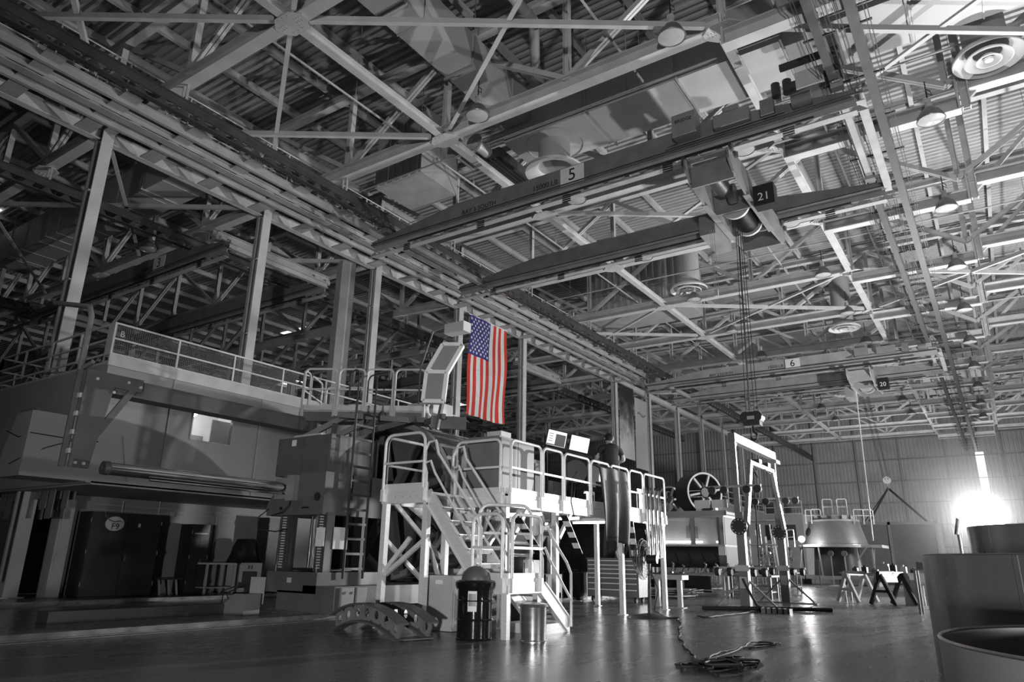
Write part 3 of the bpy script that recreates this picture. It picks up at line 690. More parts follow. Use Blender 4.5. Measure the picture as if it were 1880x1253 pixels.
TXT('B', 0.22, 'steel', r, (0.01, 0.2, 6.56), (PI / 2, 0, PI / 2), name='letter')
b = MB(); b.tube([(-19.2, 8.3, 4.3), (-19.2, 8.3, 7.2), (-19.4, 8.3, 7.5), (-22.1, 8.5, 8.2)], 0.075, 10); b.tube([(-19.2, 8.3, 5.75), (-18.6, 8.3, 5.85)], 0.05, 8); OW('wall_pipe', b, 'steel2', r, True)
b = MB(); b.b2((-22.2, 8.32, 4.82), (-21.3, 8.4, 4.95)); OW('wall_light', b, 'grey', r)
b = MB()
for pts in ([(-17.98, 8.1, 3.75), (-17.98, 8.5, 3.78)], [(-19.1, 6.94, 3.9), (-18.4, 6.94, 3.7), (-17.98, 7.0, 3.78), (-17.97, 8.1, 3.75)], [(-18.6, 6.94, 3.1), (-18.1, 6.94, 3.2), (-17.97, 7.4, 3.5), (-17.97, 8.0, 3.76)]): b.tube(pts, 0.012, 5)
b.tube([(-17.98, 9.05, 4.0), (-17.98, 9.2, 3.4), (-17.98, 9.35, 2.9)], 0.012, 5)
OW('loose_cable', b, 'black', r)
b = MB()
for z, y1 in ((2.55, 16.5), (2.4, 15.0)): b.tube([(-21.86, 10.5, z), (-21.86, y1, z)], 0.02, 6)
b.tube([(-21.86, 11.4, 2.7), (-21.86, 11.4, 2.3)], 0.025, 6); b.tube([(-21.86, 14.6, 2.55), (-21.86, 14.6, 1.0)], 0.025, 6); b.box((-21.84, 14.6, 2.5), (0.08, 0.2, 0.16)); b.box((-21.84, 13.0, 2.4), (0.08, 0.14, 0.14)); b.tube([(-21.86, 12.55, 2.78), (-21.86, 12.55, 1.0)], 0.02, 6)
OW('conduit_run', b, 'steel2', r)
for i in range(8):
    for j in range(3): b = MB(); b.b2((-20.9 - i * 0.42 + (j % 2) * 0.2, 8.9 + 0.25 * j, 2.05 + 0.25 * ((i + j) % 3)), (-20.6 - i * 0.42 + (j % 2) * 0.2, 8.93 + 0.25 * j, 2.77)); OW('hanging_strip', b, 'grey', r)
# near the recess
b = MB(); b.b2((-24.05, 9.7, 0.02), (-24.0, 10.42, 2.5)); one('steel_panel', b, 'stain', 'tall polished steel sheet leaning in the dark recess under the office', 'panel')
def locker(x, y0, y1, d, h, lab, logo=False):
    r = T('storage_cabinet', lab, 'cabinet', (x, y0, 0))
    b = MB(); b.b2((x - d, y0, 0.04), (x - 0.02, y1, h)); b.b2((x - d + 0.04, y0 + 0.04, 0), (x - 0.08, y1 - 0.04, 0.05)); OW('body', b, 'cabinet', r)
    ym = (y0 + y1) / 2
    for s, (a, c) in enumerate(((y0 + 0.015, ym - 0.006), (ym + 0.006, y1 - 0.015))):
        b = MB(); b.b2((x - 0.02, a, 0.08), (x, c, h - 0.03)); dr = OW('door', b, 'cabinet', r)
        if s: b = MB(); b.box((x + 0.015, a + 0.07, h * 0.46), (0.03, 0.04, 0.16)); OW('handle', b, 'mach', dr)
    for z in (0.3, h * 0.5, h - 0.3):
        for y in (y0, y1): b = MB(); b.tube([(x + 0.005, y, z), (x + 0.005, y, z + 0.12)], 0.014, 6); OW('hinge', b, 'mach', r)
    return r
c = locker(-21.0, 10.15, 12.2, 0.7, 2.3, 'wide black double door cabinet with a round emblem at the office wall')
b = MB(); b.prism([(0.27 * math.cos(t * PI / 18), 0.2 * math.sin(t * PI / 18)) for t in range(36)], 'X', 0, 0.004); O('emblem_disc', b, 'ltgrey', c, loc=(0.002, 0.66, 1.99))
TXT('F9', 0.24, 'ink', c, (0.012, 0.68, 1.91), (PI / 2, 0, PI / 2), name='emblem_letters')
b = MB(); P = [(-0.36, 0.34), (-0.31, 0.22), (-0.2, 0.12), (-0.05, 0.07), (0.1, 0.1), (0.25, 0.03), (0.12, 0.065), (-0.04, 0.035), (-0.2, 0.085), (-0.33, 0.2)]
b.prism([(y, z) for y, z in P], 'X', 0.004, 0.008); O('emblem_swoosh', b, 'mach', c, loc=(0.002, 0.68, 1.99))
b = MB(); b.b2((-20.998, 11.5, 1.92), (-20.995, 11.57, 2.02)); OW('sticker', b, 'ltgrey', c)
c = locker(-21.0, 13.25, 13.87, 0.65, 2.1, 'narrow black locker between the wide black cabinet and the small bench')
b = MB(); b.b2((-20.998, 13.34, 1.8), (-20.996, 13.8, 1.84)); OW('name_strip', b, 'ltgrey', c)
c = locker(-20.9, 16.0, 16.9, 0.6, 2.45, 'black cabinet behind the machine tower beside the covered machine')
r = T('work_bench', 'small open frame bench with a grey top beside the narrow locker', 'bench', (-20.5, 13.6, 0))
b = MB(); b.b2((-21.2, 13.58, 0.9), (-20.48, 14.62, 0.95)); OW('bench_top', b, 'ltgrey', r)
for x in (-21.15, -20.53):
    for y in (13.62, 14.58): b = MB(); b.b2((x - 0.03, y - 0.03, 0), (x + 0.03, y + 0.03, 0.9)); OW('leg', b, 'steel2', r)
b = MB(); b.b2((-21.15, 13.62, 0.2), (-20.5, 14.58, 0.23)); OW('shelf', b, 'steel2', r)
r = T('base_cabinet', 'low pale two door cupboard carrying a covered machine', 'cabinet', (-21.0, 15.05, 0))
b = MB(); b.b2((-21.7, 15.05, 0.03), (-21.02, 16.0, 0.95)); OW('body', b, 'ltgrey', r)
for a, e in ((15.06, 15.52), (15.53, 15.99)):
    b = MB(); b.b2((-21.02, a, 0.06), (-21.0, e, 0.92)); d = OW('door', b, 'ltgrey', r); b = MB(); ym = 15.46 if a < 15.3 else 15.58; b.b2((-21.0, ym - 0.015, 0.75), (-20.97, ym + 0.015, 0.87)); OW('handle', b, 'mach', d)
b = MB(); b.lathe([(0.001, 1.72), (0.2, 1.7), (0.33, 1.5), (0.36, 1.25), (0.46, 0.98), (0.5, 0.953)], (-21.3, 15.4, 0), 20)
for k, v in enumerate(b.v): t = math.sin(k * 12.9) * 0.04; b.v[k] = (v[0] + t, v[1] * 1.0 + t * 1.5, v[2])
one('dust_cover', b, 'black', 'black draped cover over a machine on the low pale cupboard', 'cover', smooth=True)
r = T('hand_truck', 'low dark trolley frame between the wide cabinet and the narrow locker', 'trolley', (-21.2, 12.5, 0))
b = MB(); b.b2((-21.6, 12.35, 0.45), (-20.9, 13.1, 0.5)); OW('platform', b, 'mach_dk', r)
for y in (12.45, 12.75, 13.0): b = MB(); b.bar((-20.95, y, 0.0), (-21.2, y + 0.06, 0.45), 0.05); OW('leg', b, 'steel2', r)

# ------------------------------------------------------------------ rails let into the floor, and the long block between them
for x, lab in ((-11.5, 'floor rail passing under the front of the machine carriage'), (-18.5, 'floor rail along the cabinets by the office wall')):
    r = T('floor_rail', lab, 'rail', (x, -4, 0), group='floor rails of the machine')
    b = MB(); b.b2((x - 0.24, -4, 0.0), (x + 0.24, 40, 0.015)); OW('sole_plate', b, 'gantry', r)
    b = MB(); b.b2((x - 0.05, -4, 0.015), (x + 0.05, 40, 0.10)); b.b2((x - 0.12, -4, 0.015), (x + 0.12, 40, 0.03)); OW('rail_head', b, 'rail_top', r)
b = MB(); b.b2((-14.3, 6.3, 0.0), (-13.9, 10.35, 0.2)); one('rail_block', b, 'mach_dk', 'long low dark steel block lying between the floor rails', 'block')

# ------------------------------------------------------------------ the big ring machine on its carriage
r = T('winding_machine', 'tall grey machine with tower, boom arms and a great ring on a rail carriage', 'machine', (-13.0, 10.4, 0)); WM = r
b = MB(); b.b2((-13.3, 10.7, 0.22), (-11.3, 18.8, 0.62)); b.b2((-18.9, 16.9, 0.1), (-13.3, 18.8, 0.6)); b.b2((-12.2, 10.35, 0.1), (-11.25, 10.7, 0.62)); b.b2((-13.0, 10.35, 0.12), (-12.2, 10.7, 0.5)); OW('carriage', b, 'mach', r)
for y in (10.55, 14.2):
    b = MB(); b.b2((-11.62, y - 0.05, 0.1), (-11.2, y + 0.3, 0.6)); b.prism([(y + 0.4, 0.6), (y + 0.4, 0.25), (y + 0.5, 0.12), (y + 0.65, 0.12), (y + 0.7, 0.6)], 'X', -11.32, -11.22)
    for q in (0.2, 0.5): b.tube([(-11.2, y + 0.05, q), (-11.17, y + 0.05, q)], 0.025, 8); b.tube([(-11.2, y + 0.25, q), (-11.17, y + 0.25, q)], 0.025, 8)
    OW('wheel_bracket', b, 'grey', r)
b = MB(); b.b2((-13.4, 10.35, 0.46), (-11.8, 12.3, 0.88)); OW('base_box', b, 'mach', r)
b = MB(); b.b2((-12.7, 10.33, 0.66), (-12.58, 10.35, 0.76)); OW('maker_plate', b, 'ltgrey', r)
for x in (-13.25, -11.95):
    b = MB(); b.tube(hoop((x, 10.45, 0.88), (x, 10.75, 0.88), 0.16, 0.04, 3), 0.012, 6); OW('lifting_handle', b, 'steel2', r)
for x in (-13.15, -11.95):
    b = MB(); b.b2((x - 0.13, 10.5, 0.88), (x + 0.13, 10.72, 2.1)); c = OW('guide_column', b, 'mach_dk', r)
    b = MB(); z = 0.95
    while z < 2.05: b.b2((x - 0.03, 10.44, z), (x + 0.03, 10.5, z + 0.028)); z += 0.055
    OW('rack_teeth', b, 'steel', c)
    b = MB(); b.tube([(x - 0.1, 10.46, 0.9), (x - 0.1, 10.46, 2.08)], 0.02, 6); OW('guide_rod', b, 'chrome', c)
for x in (-12.75, -12.6, -12.45, -12.3):
    b = MB(); b.tube([(x, 10.9, 0.9), (x, 10.9, 2.1)], 0.03, 8); OW('lead_screw', b, 'chrome', r, True)
b = MB(); b.b2((-13.2, 11.6, 0.88), (-11.9, 11.7, 2.1)); b.b2((-13.3, 10.6, 0.9), (-12.0, 11.6, 0.95)); OW('rear_plate', b, 'black', r)
b = MB(); b.b2((-11.81, 10.7, 1.35), (-11.79, 11.1, 1.8)); OW('notice_board', b, 'paper', r); b = MB(); b.b2((-12.05, 10.44, 1.4), (-11.8, 10.46, 1.78)); OW('notice_board', b, 'paper', r)
b = MB(); b.prism([(-13.7, 2.05), (-13.7, 2.3), (-13.2, 2.95), (-11.85, 2.95), (-11.85, 2.05)], 'Y', 10.38, 12.2); OW('gearbox', b, 'mach', r)
b = MB(); b.tube([(-12.05, 10.385, 2.42), (-12.05, 10.36, 2.42)], 0.09, 18); b.tube([(-13.2, 10.385, 2.2), (-13.2, 10.36, 2.2)], 0.04, 12); b.b2((-12.5, 10.36, 2.18), (-12.3, 10.38, 2.22)); OW('port', b, 'black', r)
b = MB(); b.b2((-13.85, 10.62, 2.95), (-12.05, 12.1, 3.82)); c = OW('switch_cabinet', b, 'mach', r)
for a, e in ((-13.83, -12.96), (-12.94, -12.07)):
    b = MB(); b.b2((a, 10.6, 2.97), (e, 10.62, 3.8)); d = OW('cabinet_door', b, 'mach', r)
    for z in (3.08, 3.6): b = MB(); b.tube([(a + 0.05, 10.59, z), (a + 0.05, 10.59, z + 0.12)], 0.014, 6); OW('hinge', b, 'mach_dk', d)
b = MB(); b.b2((-13.35, 10.595, 3.62), (-13.2, 10.6, 3.76)); OW('warning_label', b, 'paper', r)
b = MB(); b.b2((-13.3, 10.6, 3.82), (-12.4, 10.75, 3.86)); OW('cabinet_cap', b, 'ltgrey', r)
# boom arm and its end bracket
b = MB(); b.b2((-14.5, 6.4, 4.2), (-14.1, 11.75, 4.52)); b.b2((-14.52, 6.4, 4.19), (-14.08, 11.75, 4.22)); b.b2((-14.52, 6.4, 4.5), (-14.08, 11.75, 4.53)); OW('boom_arm', b, 'mach', r)
b = MB(); b.prism([(6.2, 4.56), (7.3, 4.56), (7.3, 4.3), (6.75, 4.3), (6.55, 2.7), (6.2, 2.7)], 'X', -14.1, -14.04); br = OW('end_bracket', b, 'mach', r)
b = MB(); b.bar((-14.07, 6.5, 3.2), (-14.07, 7.2, 4.45), 0.05, 0.13); b.bar((-14.2, 6.15, 2.7), (-14.2, 6.15, 4.55), 0.04, 0.12)
OW('brace', b, 'mach', br)
for z in (2.95, 3.3, 3.65, 4.0): b = MB(); b.b2((-14.22, 6.16, z), (-14.08, 6.26, z + 0.09)); OW('roller', b, 'steel', br)
b = MB()
for y, z in ((6.3, 2.78), (6.45, 2.78), (6.4, 4.4), (6.75, 4.2), (7.0, 4.45), (7.25, 4.4)): b = MB(); b.tube([(-14.04, y, z), (-14.01, y, z)], 0.03, 8); OW('bolt', b, 'steel', br)
b = MB(); b.tube([(-13.1, 6.4, 2.64), (-13.1, 10.5, 2.64)], 0.115, 20); tb = OW('round_boom', b, 'chrome', r, True)
b = MB(); b.lathe([(0.001, -0.02), (0.05, -0.02), (0.06, -0.05), (0.12, -0.05), (0.125, 0.05)], (-13.1, 6.4, 2.64), 20, 'Y'); OW('end_cap', b, 'mach_dk', tb, True)
b = MB(); b.tube([(-13.02, 7.2, 2.5), (-13.02, 10.4, 2.5)], 0.022, 8); OW('lower_rod', b, 'chrome', tb, True)
b = MB(); b.b2((-13.4, 10.3, 2.4), (-12.75, 10.55, 2.85)); b.b2((-12.95, 10.25, 2.35), (-12.7, 10.4, 2.9)); OW('boom_clamp', b, 'grey', r)
b = MB(); b.tube([(-13.6, 10.36, 2.2), (-13.75, 10.2, 2.0), (-13.7, 10.2, 1.75), (-13.2, 10.3, 1.7), (-12.9, 10.3, 1.75)], 0.014, 6); b.tube([(-12.9, 10.36, 2.4), (-12.8, 10.25, 2.25), (-12.95, 10.2, 2.1), (-13.4, 10.3, 2.05)], 0.012, 6); OW('hose', b, 'rubber', r)
# braces carrying the upper platform
for p, q in (((-14.0, 11.7, 3.85), (-14.0, 11.7, 4.55)), ((-12.9, 11.4, 3.82), (-13.5, 12.0, 4.6)), ((-13.2, 11.4, 3.82), (-12.3, 12.4, 4.6)), ((-12.3, 11.4, 3.82), (-12.3, 12.4, 4.6)), ((-12.3, 11.4, 3.9), (-11.7, 12.9, 4.5)), ((-14.0, 11.2, 3.85), (-13.0, 12.0, 4.6)), ((-13.0, 11.6, 4.5), (-11.6, 12.6, 4.4))): b = MB(); b.bar(p, q, 0.13, 0.13); OW('platform_brace', b, 'mach', r)
# ladder
b = MB(); LX = -11.72
for y in (10.98, 11.55): b.tube([(LX, y, 0.75), (LX, y, 4.6)], 0.028, 8); b.tube([(LX, y, 4.6)] + arc((LX - 0.14, y, 5.2), 0.14, 0, PI, 6, ((1, 0, 0), (0, 0, 1))) + [(LX - 0.28, y, 4.7)], 0.02, 8)
l = OW('ladder', b, 'mach_dk', r, True)
for k in range(12): b = MB(); b.bar((LX, 10.98, 0.95 + k * 0.31), (LX, 11.55, 0.95 + k * 0.31), 0.03, 0.05); OW('rung', b, 'mach_dk', l)
# the great ring: barrel shell with rim, stiffener pads, spoked wheel
RC = Vector((-12.75, 13.3, 2.62)); RR = 1.95
b = MB(); b.lathe([(RR - 0.14, 0.0), (RR, 0.0), (RR + 0.02, 0.12), (RR - 0.05, 0.16), (RR - 0.05, 1.5), (RR, 1.54), (RR, 1.7), (RR - 0.06, 1.74), (RR - 0.06, 4.6), (RR - 0.5, 5.6), (RR - 0.6, 5.6), (RR - 0.14, 4.4), (RR - 0.14, 0.0)], tuple(RC), 72, 'Y'); OW('ring_barrel', b, 'ring', r, True)
b = MB()
for row, (y0, y1) in enumerate(((0.25, 1.4), (1.85, 2.9), (3.1, 4.3))):
    for k in range(30):
        a = 2 * PI * (k + 0.5 * (row % 2)) / 30; w = 0.075
        vs = []
        for rr in (RR - 0.045, RR - 0.015):
            for aa in (a - w, a + w):
                for y in (y0, y1): vs.append(RC + Vector((rr * math.cos(aa), y, rr * math.sin(aa))))
        b.add(vs, [(0, 1, 3, 2), (4, 6, 7, 5), (0, 4, 5, 1), (2, 3, 7, 6), (0, 2, 6, 4), (1, 5, 7, 3)])
OW('stiffener_pads', b, 'mach_dk', r)
b = MB(); b.lathe([(0.001, -0.35), (0.18, -0.35), (0.34, -0.1), (0.34, 0.3), (0.001, 0.3)], tuple(RC), 24, 'Y'); OW('hub', b, 'mach_dk', r, True)
for k in range(8):
    a = 2 * PI * (k + 0.3) / 8; b = MB(); b.bar(RC + Vector((0.25 * math.cos(a), 0.05, 0.25 * math.sin(a))), RC + Vector((1.86 * math.cos(a), 0.05, 1.86 * math.sin(a))), 0.16, 0.2, up=(0, 1, 0)); OW('spoke', b, 'mach', r)
b = MB(); b.lathe([(0.5, 1.2), (1.5, 0.6), (1.75, 0.6)], tuple(RC), 48, 'Y'); OW('inner_cone', b, 'mach', r, True)
b = MB(); b.b2((-13.4, 14.2, 0.6), (-12.2, 18.4, 0.95)); b.b2((-13.2, 18.6, 0.6), (-12.3, 19.2, 2.6)); OW('ring_cradle', b, 'mach_dk', r)
# upper platform with hoop rails
PA, PB = Vector((-14.25, 11.45, 4.72)), Vector((-11.55, 13.15, 4.72)); dd = (PB - PA).normalized(); nn = Vector((-dd.y, dd.x, 0)); UL = (PB - PA).length
b = MB(); vs = [PA, PB, PB + nn * 1.7, PA + nn * 1.7]; b.add([v for v in vs] + [v - Vector((0, 0, 0.06)) for v in vs], [(0, 1, 2, 3), (7, 6, 5, 4), (0, 4, 5, 1), (1, 5, 6, 2), (2, 6, 7, 3), (3, 7, 4, 0)]); OW('upper_deck', b, 'steel2', r)
b = MB()
for p, q in ((PA, PB), (PA, PA + nn * 1.7), (PB, PB + nn * 1.7)): b.bar(p - Vector((0, 0, 0.16)), q - Vector((0, 0, 0.16)), 0.06, 0.24)
OW('deck_fascia', b, 'mach', r)
b = MB()
for p, q in ((PA, PB), (PA, PA + nn * 1.7), (PB, PB + nn * 1.7), (PA + nn * 1.7, PB + nn * 1.7)): b.bar(p + Vector((0, 0, 0.07)), q + Vector((0, 0, 0.07)), 0.03, 0.13)
OW('toe_board', b, 'ltgrey', r)
def hoop_obj(p, q, h, parent, m='alu', rad=0.028, r0=0.13, name='guard_rail', mid=True, low=0.14):
    p = Vector(p); q = Vector(q); b = MB(); dn = Vector((0, 0, low)); b.tube(hoop(p - dn, q - dn, h + low, r0), rad, 8)
    if mid: m_ = Vector((0, 0, h * 0.5)); b.bar(p + m_, q + m_, 0.05, 0.04)
    d = (q - p).normalized(); n_ = Vector((d.y, -d.x, 0))
    for c in (p, q): b.bar(c - dn - Vector((0, 0, 0.02)), c + Vector((0, 0, 0.06)), 0.07, 0.06)
    return OW(name, b, m, parent, True)
off = nn * -0.04
cuts = [0.02, 0.9, 1.62, 2.35, UL - 0.02]
for k in range(4): hoop_obj(PA + dd * (cuts[k] + 0.03) + off, PA + dd * (cuts[k + 1] - 0.03) + off, 1.07, r, 'steel')
hoop_obj(PA + nn * 0.05, PA + nn * 0.55, 1.07, r, 'steel'); hoop_obj(PA + nn * 0.65, PA + nn * 1.6, 1.07, r, 'steel')
hoop_obj(PA + nn * 1.7 + dd * 0.1, PA + nn * 1.7 + dd * 1.2, 1.0, r, 'steel'); hoop_obj(PB + nn * 0.3, PB + nn * 1.4, 0.5, r, 'steel')
b = MB(); b.b2((-12.6, 13.6, 4.78), (-11.7, 14.4, 5.1)); OW('deck_box', b, 'steel2', r)
# feed unit on the floor in front of the carriage
r = T('floor_console', 'small angled pedal console with cables in front of the machine base', 'console', (-13.6, 10.0, 0))
b = MB(); b.prism([(-13.95, 0.0), (-13.95, 0.2), (-13.6, 0.42), (-13.25, 0.42), (-13.25, 0.0)], 'Y', 9.75, 10.15); OW('body', b, 'grey', r)
b = MB(); b.b2((-13.7, 10.18, 0.2), (-13.35, 10.3, 0.75)); OW('rear_box', b, 'ltgrey', r)
b = MB(); b.b2((-14.3, 10.3, 0.5), (-13.9, 10.6, 0.62)); b.b2((-14.25, 10.35, 0.62), (-14.0, 10.55, 0.85)); b.b2((-14.2, 10.4, 0), (-14.1, 10.5, 0.5)); OW('side_stand', b, 'mach_dk', r)
b = MB(); b.tube([(-14.1, 10.3, 0.6), (-14.35, 10.0, 0.45), (-14.3, 9.95, 0.2), (-14.0, 9.95, 0.12)], 0.016, 6); b.tube([(-14.0, 10.3, 0.6), (-14.1, 9.9, 0.4), (-13.9, 9.85, 0.25)], 0.016, 6); OW('cable', b, 'rubber', r)
# slanted white window box above the machine
r = T('window_box', 'slanted white framed double window box mounted above the machine platform', 'window box', (-10.6, 12.5, 4.6))
ex = Vector((0.83, 0.56, 0)).normalized()
def panel(o, up, w, h, dep, name):
    o = Vector(o); up = Vector(up).normalized(); n = ex.cross(up)
    b = MB(); t = 0.09
    for s in (0, w): b.bar(o + ex * s, o + ex * s + up * h, t, dep, up=n)
    for s in (0, h): b.bar(o + up * s, o + ex * w + up * s, dep, t, up=up)
    f = OW(name, b, 'paint_white', r)
    b = MB(); b.bar(o + ex * (w / 2) - n * -0.1, o + ex * (w / 2) + up * h + n * 0.1, w, 0.02, up=n); OW('pane', b, 'grey', f)
    b = MB(); b.bar(o + ex * (w * 0.72) + n * 0.06, o + ex * (w * 0.72) + up * h + n * 0.06, w * 0.42, 0.02, up=n); OW('shade', b, 'mach_dk', f)
panel((-10.95, 12.35, 4.75), (0.05, 0.05, 1), 0.48, 0.72, 0.22, 'lower_window')
panel((-10.91, 12.39, 5.47), (0.42, 0.28, 1), 0.48, 0.78, 0.22, 'upper_window')
b = MB(); b.b2((-10.7, 12.7, 6.5), (-10.1, 13.0, 6.75)); OW('top_box', b, 'ltgrey', r)
b = MB(); b.tube([(-11.05, 12.3, 4.7), (-11.05, 12.3, 5.6), (-10.8, 12.4, 6.5), (-10.6, 12.55, 6.6)], 0.022, 8); b.bar((-10.7, 12.6, 4.1), (-10.6, 12.65, 4.8), 0.08); b.bar((-10.9, 12.6, 4.3), (-10.3, 13.2, 4.3), 0.1, 0.3); b.bar((-11.4, 13.0, 4.4), (-10.5, 12.6, 4.4), 0.1, 0.12); OW('mount', b, 'mach', r)

# ------------------------------------------------------------------ aluminium work platform with its stairs
DZ = 2.35; XP = -7.67
r = T('work_platform', 'long bright aluminium work platform with hoop rails and a corner stair', 'platform', (-8.6, 11.1, 0)); WP = r
b = MB(); b.b2((-9.75, 11.1, DZ - 0.05), (XP, 18.85, DZ)); b.b2((-9.55, 9.8, DZ - 0.05), (-8.45, 11.1, DZ)); OW('deck', b, 'alu', r)
segs = [11.15, 12.33, 13.2, 14.42, 15.42, 16.48, 17.35, 18.8]
for a, e in zip(segs[:-1], segs[1:]):
    b = MB(); b.b2((XP, a + 0.02, DZ - 0.2), (XP + 0.04, e - 0.02, DZ - 0.01)); OW('side_fascia', b, 'alu', r)
    b = MB(); b.b2((XP, a + 0.05, DZ), (XP + 0.03, e - 0.05, DZ + 0.16)); OW('kick_board', b, 'alu', r)
    hoop_obj((XP + 0.06, a + 0.04, DZ), (XP + 0.06, e - 0.04, DZ), 1.07, r)
b = MB(); b.b2((-8.85, 11.06, DZ - 0.2), (XP, 11.1, DZ - 0.01)); b.b2((-8.85, 11.07, DZ), (XP, 11.1, DZ + 0.16)); OW('front_fascia', b, 'alu', r)
b = MB(); b.b2((-9.55, 9.76, DZ - 0.2), (-8.45, 9.8, DZ - 0.01)); OW('landing_fascia', b, 'alu', r)
for k in range(5): b = MB(); b.tube([(-9.2 + 0.18 * k, 9.755, DZ - 0.08), (-9.2 + 0.18 * k, 9.75, DZ - 0.08)], 0.012, 6); OW('bolt', b, 'steel2', r)
b = MB(); b.b2((-9.55, 9.77, DZ), (-8.45, 9.8, DZ + 0.16)); b.b2((-9.58, 9.8, DZ), (-9.55, 11.1, DZ + 0.16)); b.b2((-9.58, 9.8, DZ - 0.2), (-9.55, 11.1, DZ)); OW('landing_kick_board', b, 'alu', r)
hoop_obj((-9.5, 9.73, DZ), (-8.52, 9.73, DZ), 1.07, r, r0=0.18); hoop_obj((-9.6, 9.9, DZ), (-9.6, 11.0, DZ), 1.07, r)
hoop_obj((-8.82, 11.04, DZ), (XP - 0.08, 11.04, DZ), 1.07, r)
for (x, y) in ((-9.5, 9.85), (-8.5, 9.85), (-8.95, 10.95), (-9.5, 11.0), (XP - 0.03, 13.0), (XP - 0.03, 16.12), (-9.7, 13.0), (-9.7, 16.12), (XP - 0.03, 18.7), (-9.7, 18.7), (XP - 0.05, 11.2)):
    b = MB(); b.b2((x - 0.055, y - 0.055, 0.02), (x + 0.055, y + 0.055, DZ - 0.05)); b.b2((x - 0.09, y - 0.09, 0), (x + 0.09, y + 0.09, 0.02)); OW('leg', b, 'alu', r)
for p, q in (((-9.45, 9.85, 0.95), (-8.95, 9.95, 1.55)), ((-9.42, 9.86, 0.9), (-8.55, 9.86, 1.5)), ((-8.55, 9.9, 1.6), (-8.95, 10.9, 0.7)), ((-9.5, 9.9, 1.5), (-9.5, 10.95, 0.8)), ((-9.45, 10.0, 2.2), (-9.0, 10.9, 1.2)), ((-7.75, 13.0, 1.4), (-7.75, 13.8, 2.25)), ((-7.75, 16.1, 1.3), (-7.75, 15.5, 2.25)), ((-8.9, 11.0, 0.6), (-8.0, 11.15, 1.7)), ((-7.75, 11.25, 1.3), (-7.75, 12.0, 2.2)), ((-9.7, 13.1, 1.2), (-9.7, 14.2, 2.25)), ((-7.75, 18.6, 1.3), (-7.75, 17.8, 2.2))):
    b = MB(); b.bar(p, q, 0.07, 0.07); OW('diagonal_brace', b, 'alu', r)
# long stair going down to the right
def stair(p, q, dirw, w, n, rail_sides, name):
    p = Vector(p); q = Vector(q); dw = Vector(dirw)
    for s in (0, 1):
        b = MB(); o = dw * (w * s); b.bar(p + o, q + o, 0.05, 0.22); b.bar(p + o, q + o, 0.09, 0.02, (0, 0.11)); b.bar(p + o, q + o, 0.09, 0.02, (0, -0.11)); OW('stringer', b, 'alu', r)
    run = q - p; h = Vector((run.x, run.y, 0)).normalized()
    for k in range(1, n):
        c = p + run * (k / n) + Vector((0, 0, 0.06)); b = MB(); b.bar(c, c + dw * w, 0.24, 0.04); t = OW('tread', b, 'alu', r)
        b = MB(); e = c - h * -0.12 - Vector((0, 0, 0.03)); b.bar(e, e + dw * w, 0.02, 0.07); OW('tread_nosing', b, 'mach', t)
    up = Vector((0, 0, 1))
    for s in rail_sides:
        o = dw * (w * s) + dw * (0.05 if s else -0.05); d = (q - p).normalized(); perp = dw.cross(d); perp = perp if perp.z > 0 else -perp
        T0 = p + o + up * 1.0; B0 = q + o + up * 0.98
        back = -h * 0.12
        b = MB(); b.tube([p + o - up * 0.05 + back * 0.5, p + o + up * 0.45 + back * 0.5, p + o + up * 0.62 + back, p + o + up * 0.85 + back, p + o + up * 1.0 + back * 0.3, p + o + up * 1.02 + h * 0.12, T0 + d * 0.3 + up * 0.02, B0 - d * 0.15, B0 + h * 0.03 - up * 0.1, q + o + h * 0.03 - up * 0.02], 0.025, 8)
        b.tube([p + o + up * 0.62 + back, p + o + up * 0.66 + h * 0.02, p + o + d * 0.2 + up * 0.6, q + o + up * 0.42 + h * 0.03], 0.022, 8); OW('handrail', b, 'alu', r, True)
stair((-8.42, 9.82, DZ - 0.12), (-7.25, 9.82, 0.82), (0, 1, 0), 0.72, 6, (0, 1), 'a')
LZ = 0.85
b = MB(); b.b2((-7.4, 9.78, LZ - 0.05), (-6.68, 10.8, LZ)); OW('landing_deck', b, 'alu', r)
b = MB(); b.b2((-7.4, 9.76, LZ - 0.18), (-6.68, 9.79, LZ)); b.b2((-6.69, 9.78, LZ - 0.18), (-6.66, 10.8, LZ)); b.b2((-7.4, 9.77, LZ), (-6.68, 9.79, LZ + 0.14)); b.b2((-6.69, 9.78, LZ), (-6.67, 10.8, LZ + 0.14)); OW('landing_fascia', b, 'alu', r)
hoop_obj((-7.36, 9.73, LZ), (-6.76, 9.73, LZ), 1.07, r, r0=0.16); hoop_obj((-6.63, 9.83, LZ), (-6.63, 10.72, LZ), 1.07, r, r0=0.16); hoop_obj((-7.36, 9.9, LZ + 0.3), (-6.76, 10.6, LZ + 0.3), 0.95, r, r0=0.18)
for (x, y) in ((-6.73, 9.82), (-7.34, 9.82), (-6.73, 10.74), (-7.34, 10.74)): b = MB(); b.b2((x - 0.05, y - 0.05, 0), (x + 0.05, y + 0.05, LZ - 0.05)); OW('leg', b, 'alu', r)
stair((-7.38, 10.82, LZ - 0.1), (-7.38, 11.72, 0.1), (1, 0, 0), 0.7, 4, (1,), 'b')
b = MB(); b.b2((-7.4, 10.85, 0), (-6.66, 11.75, 0.16)); OW('stair_foot', b, 'alu', r)
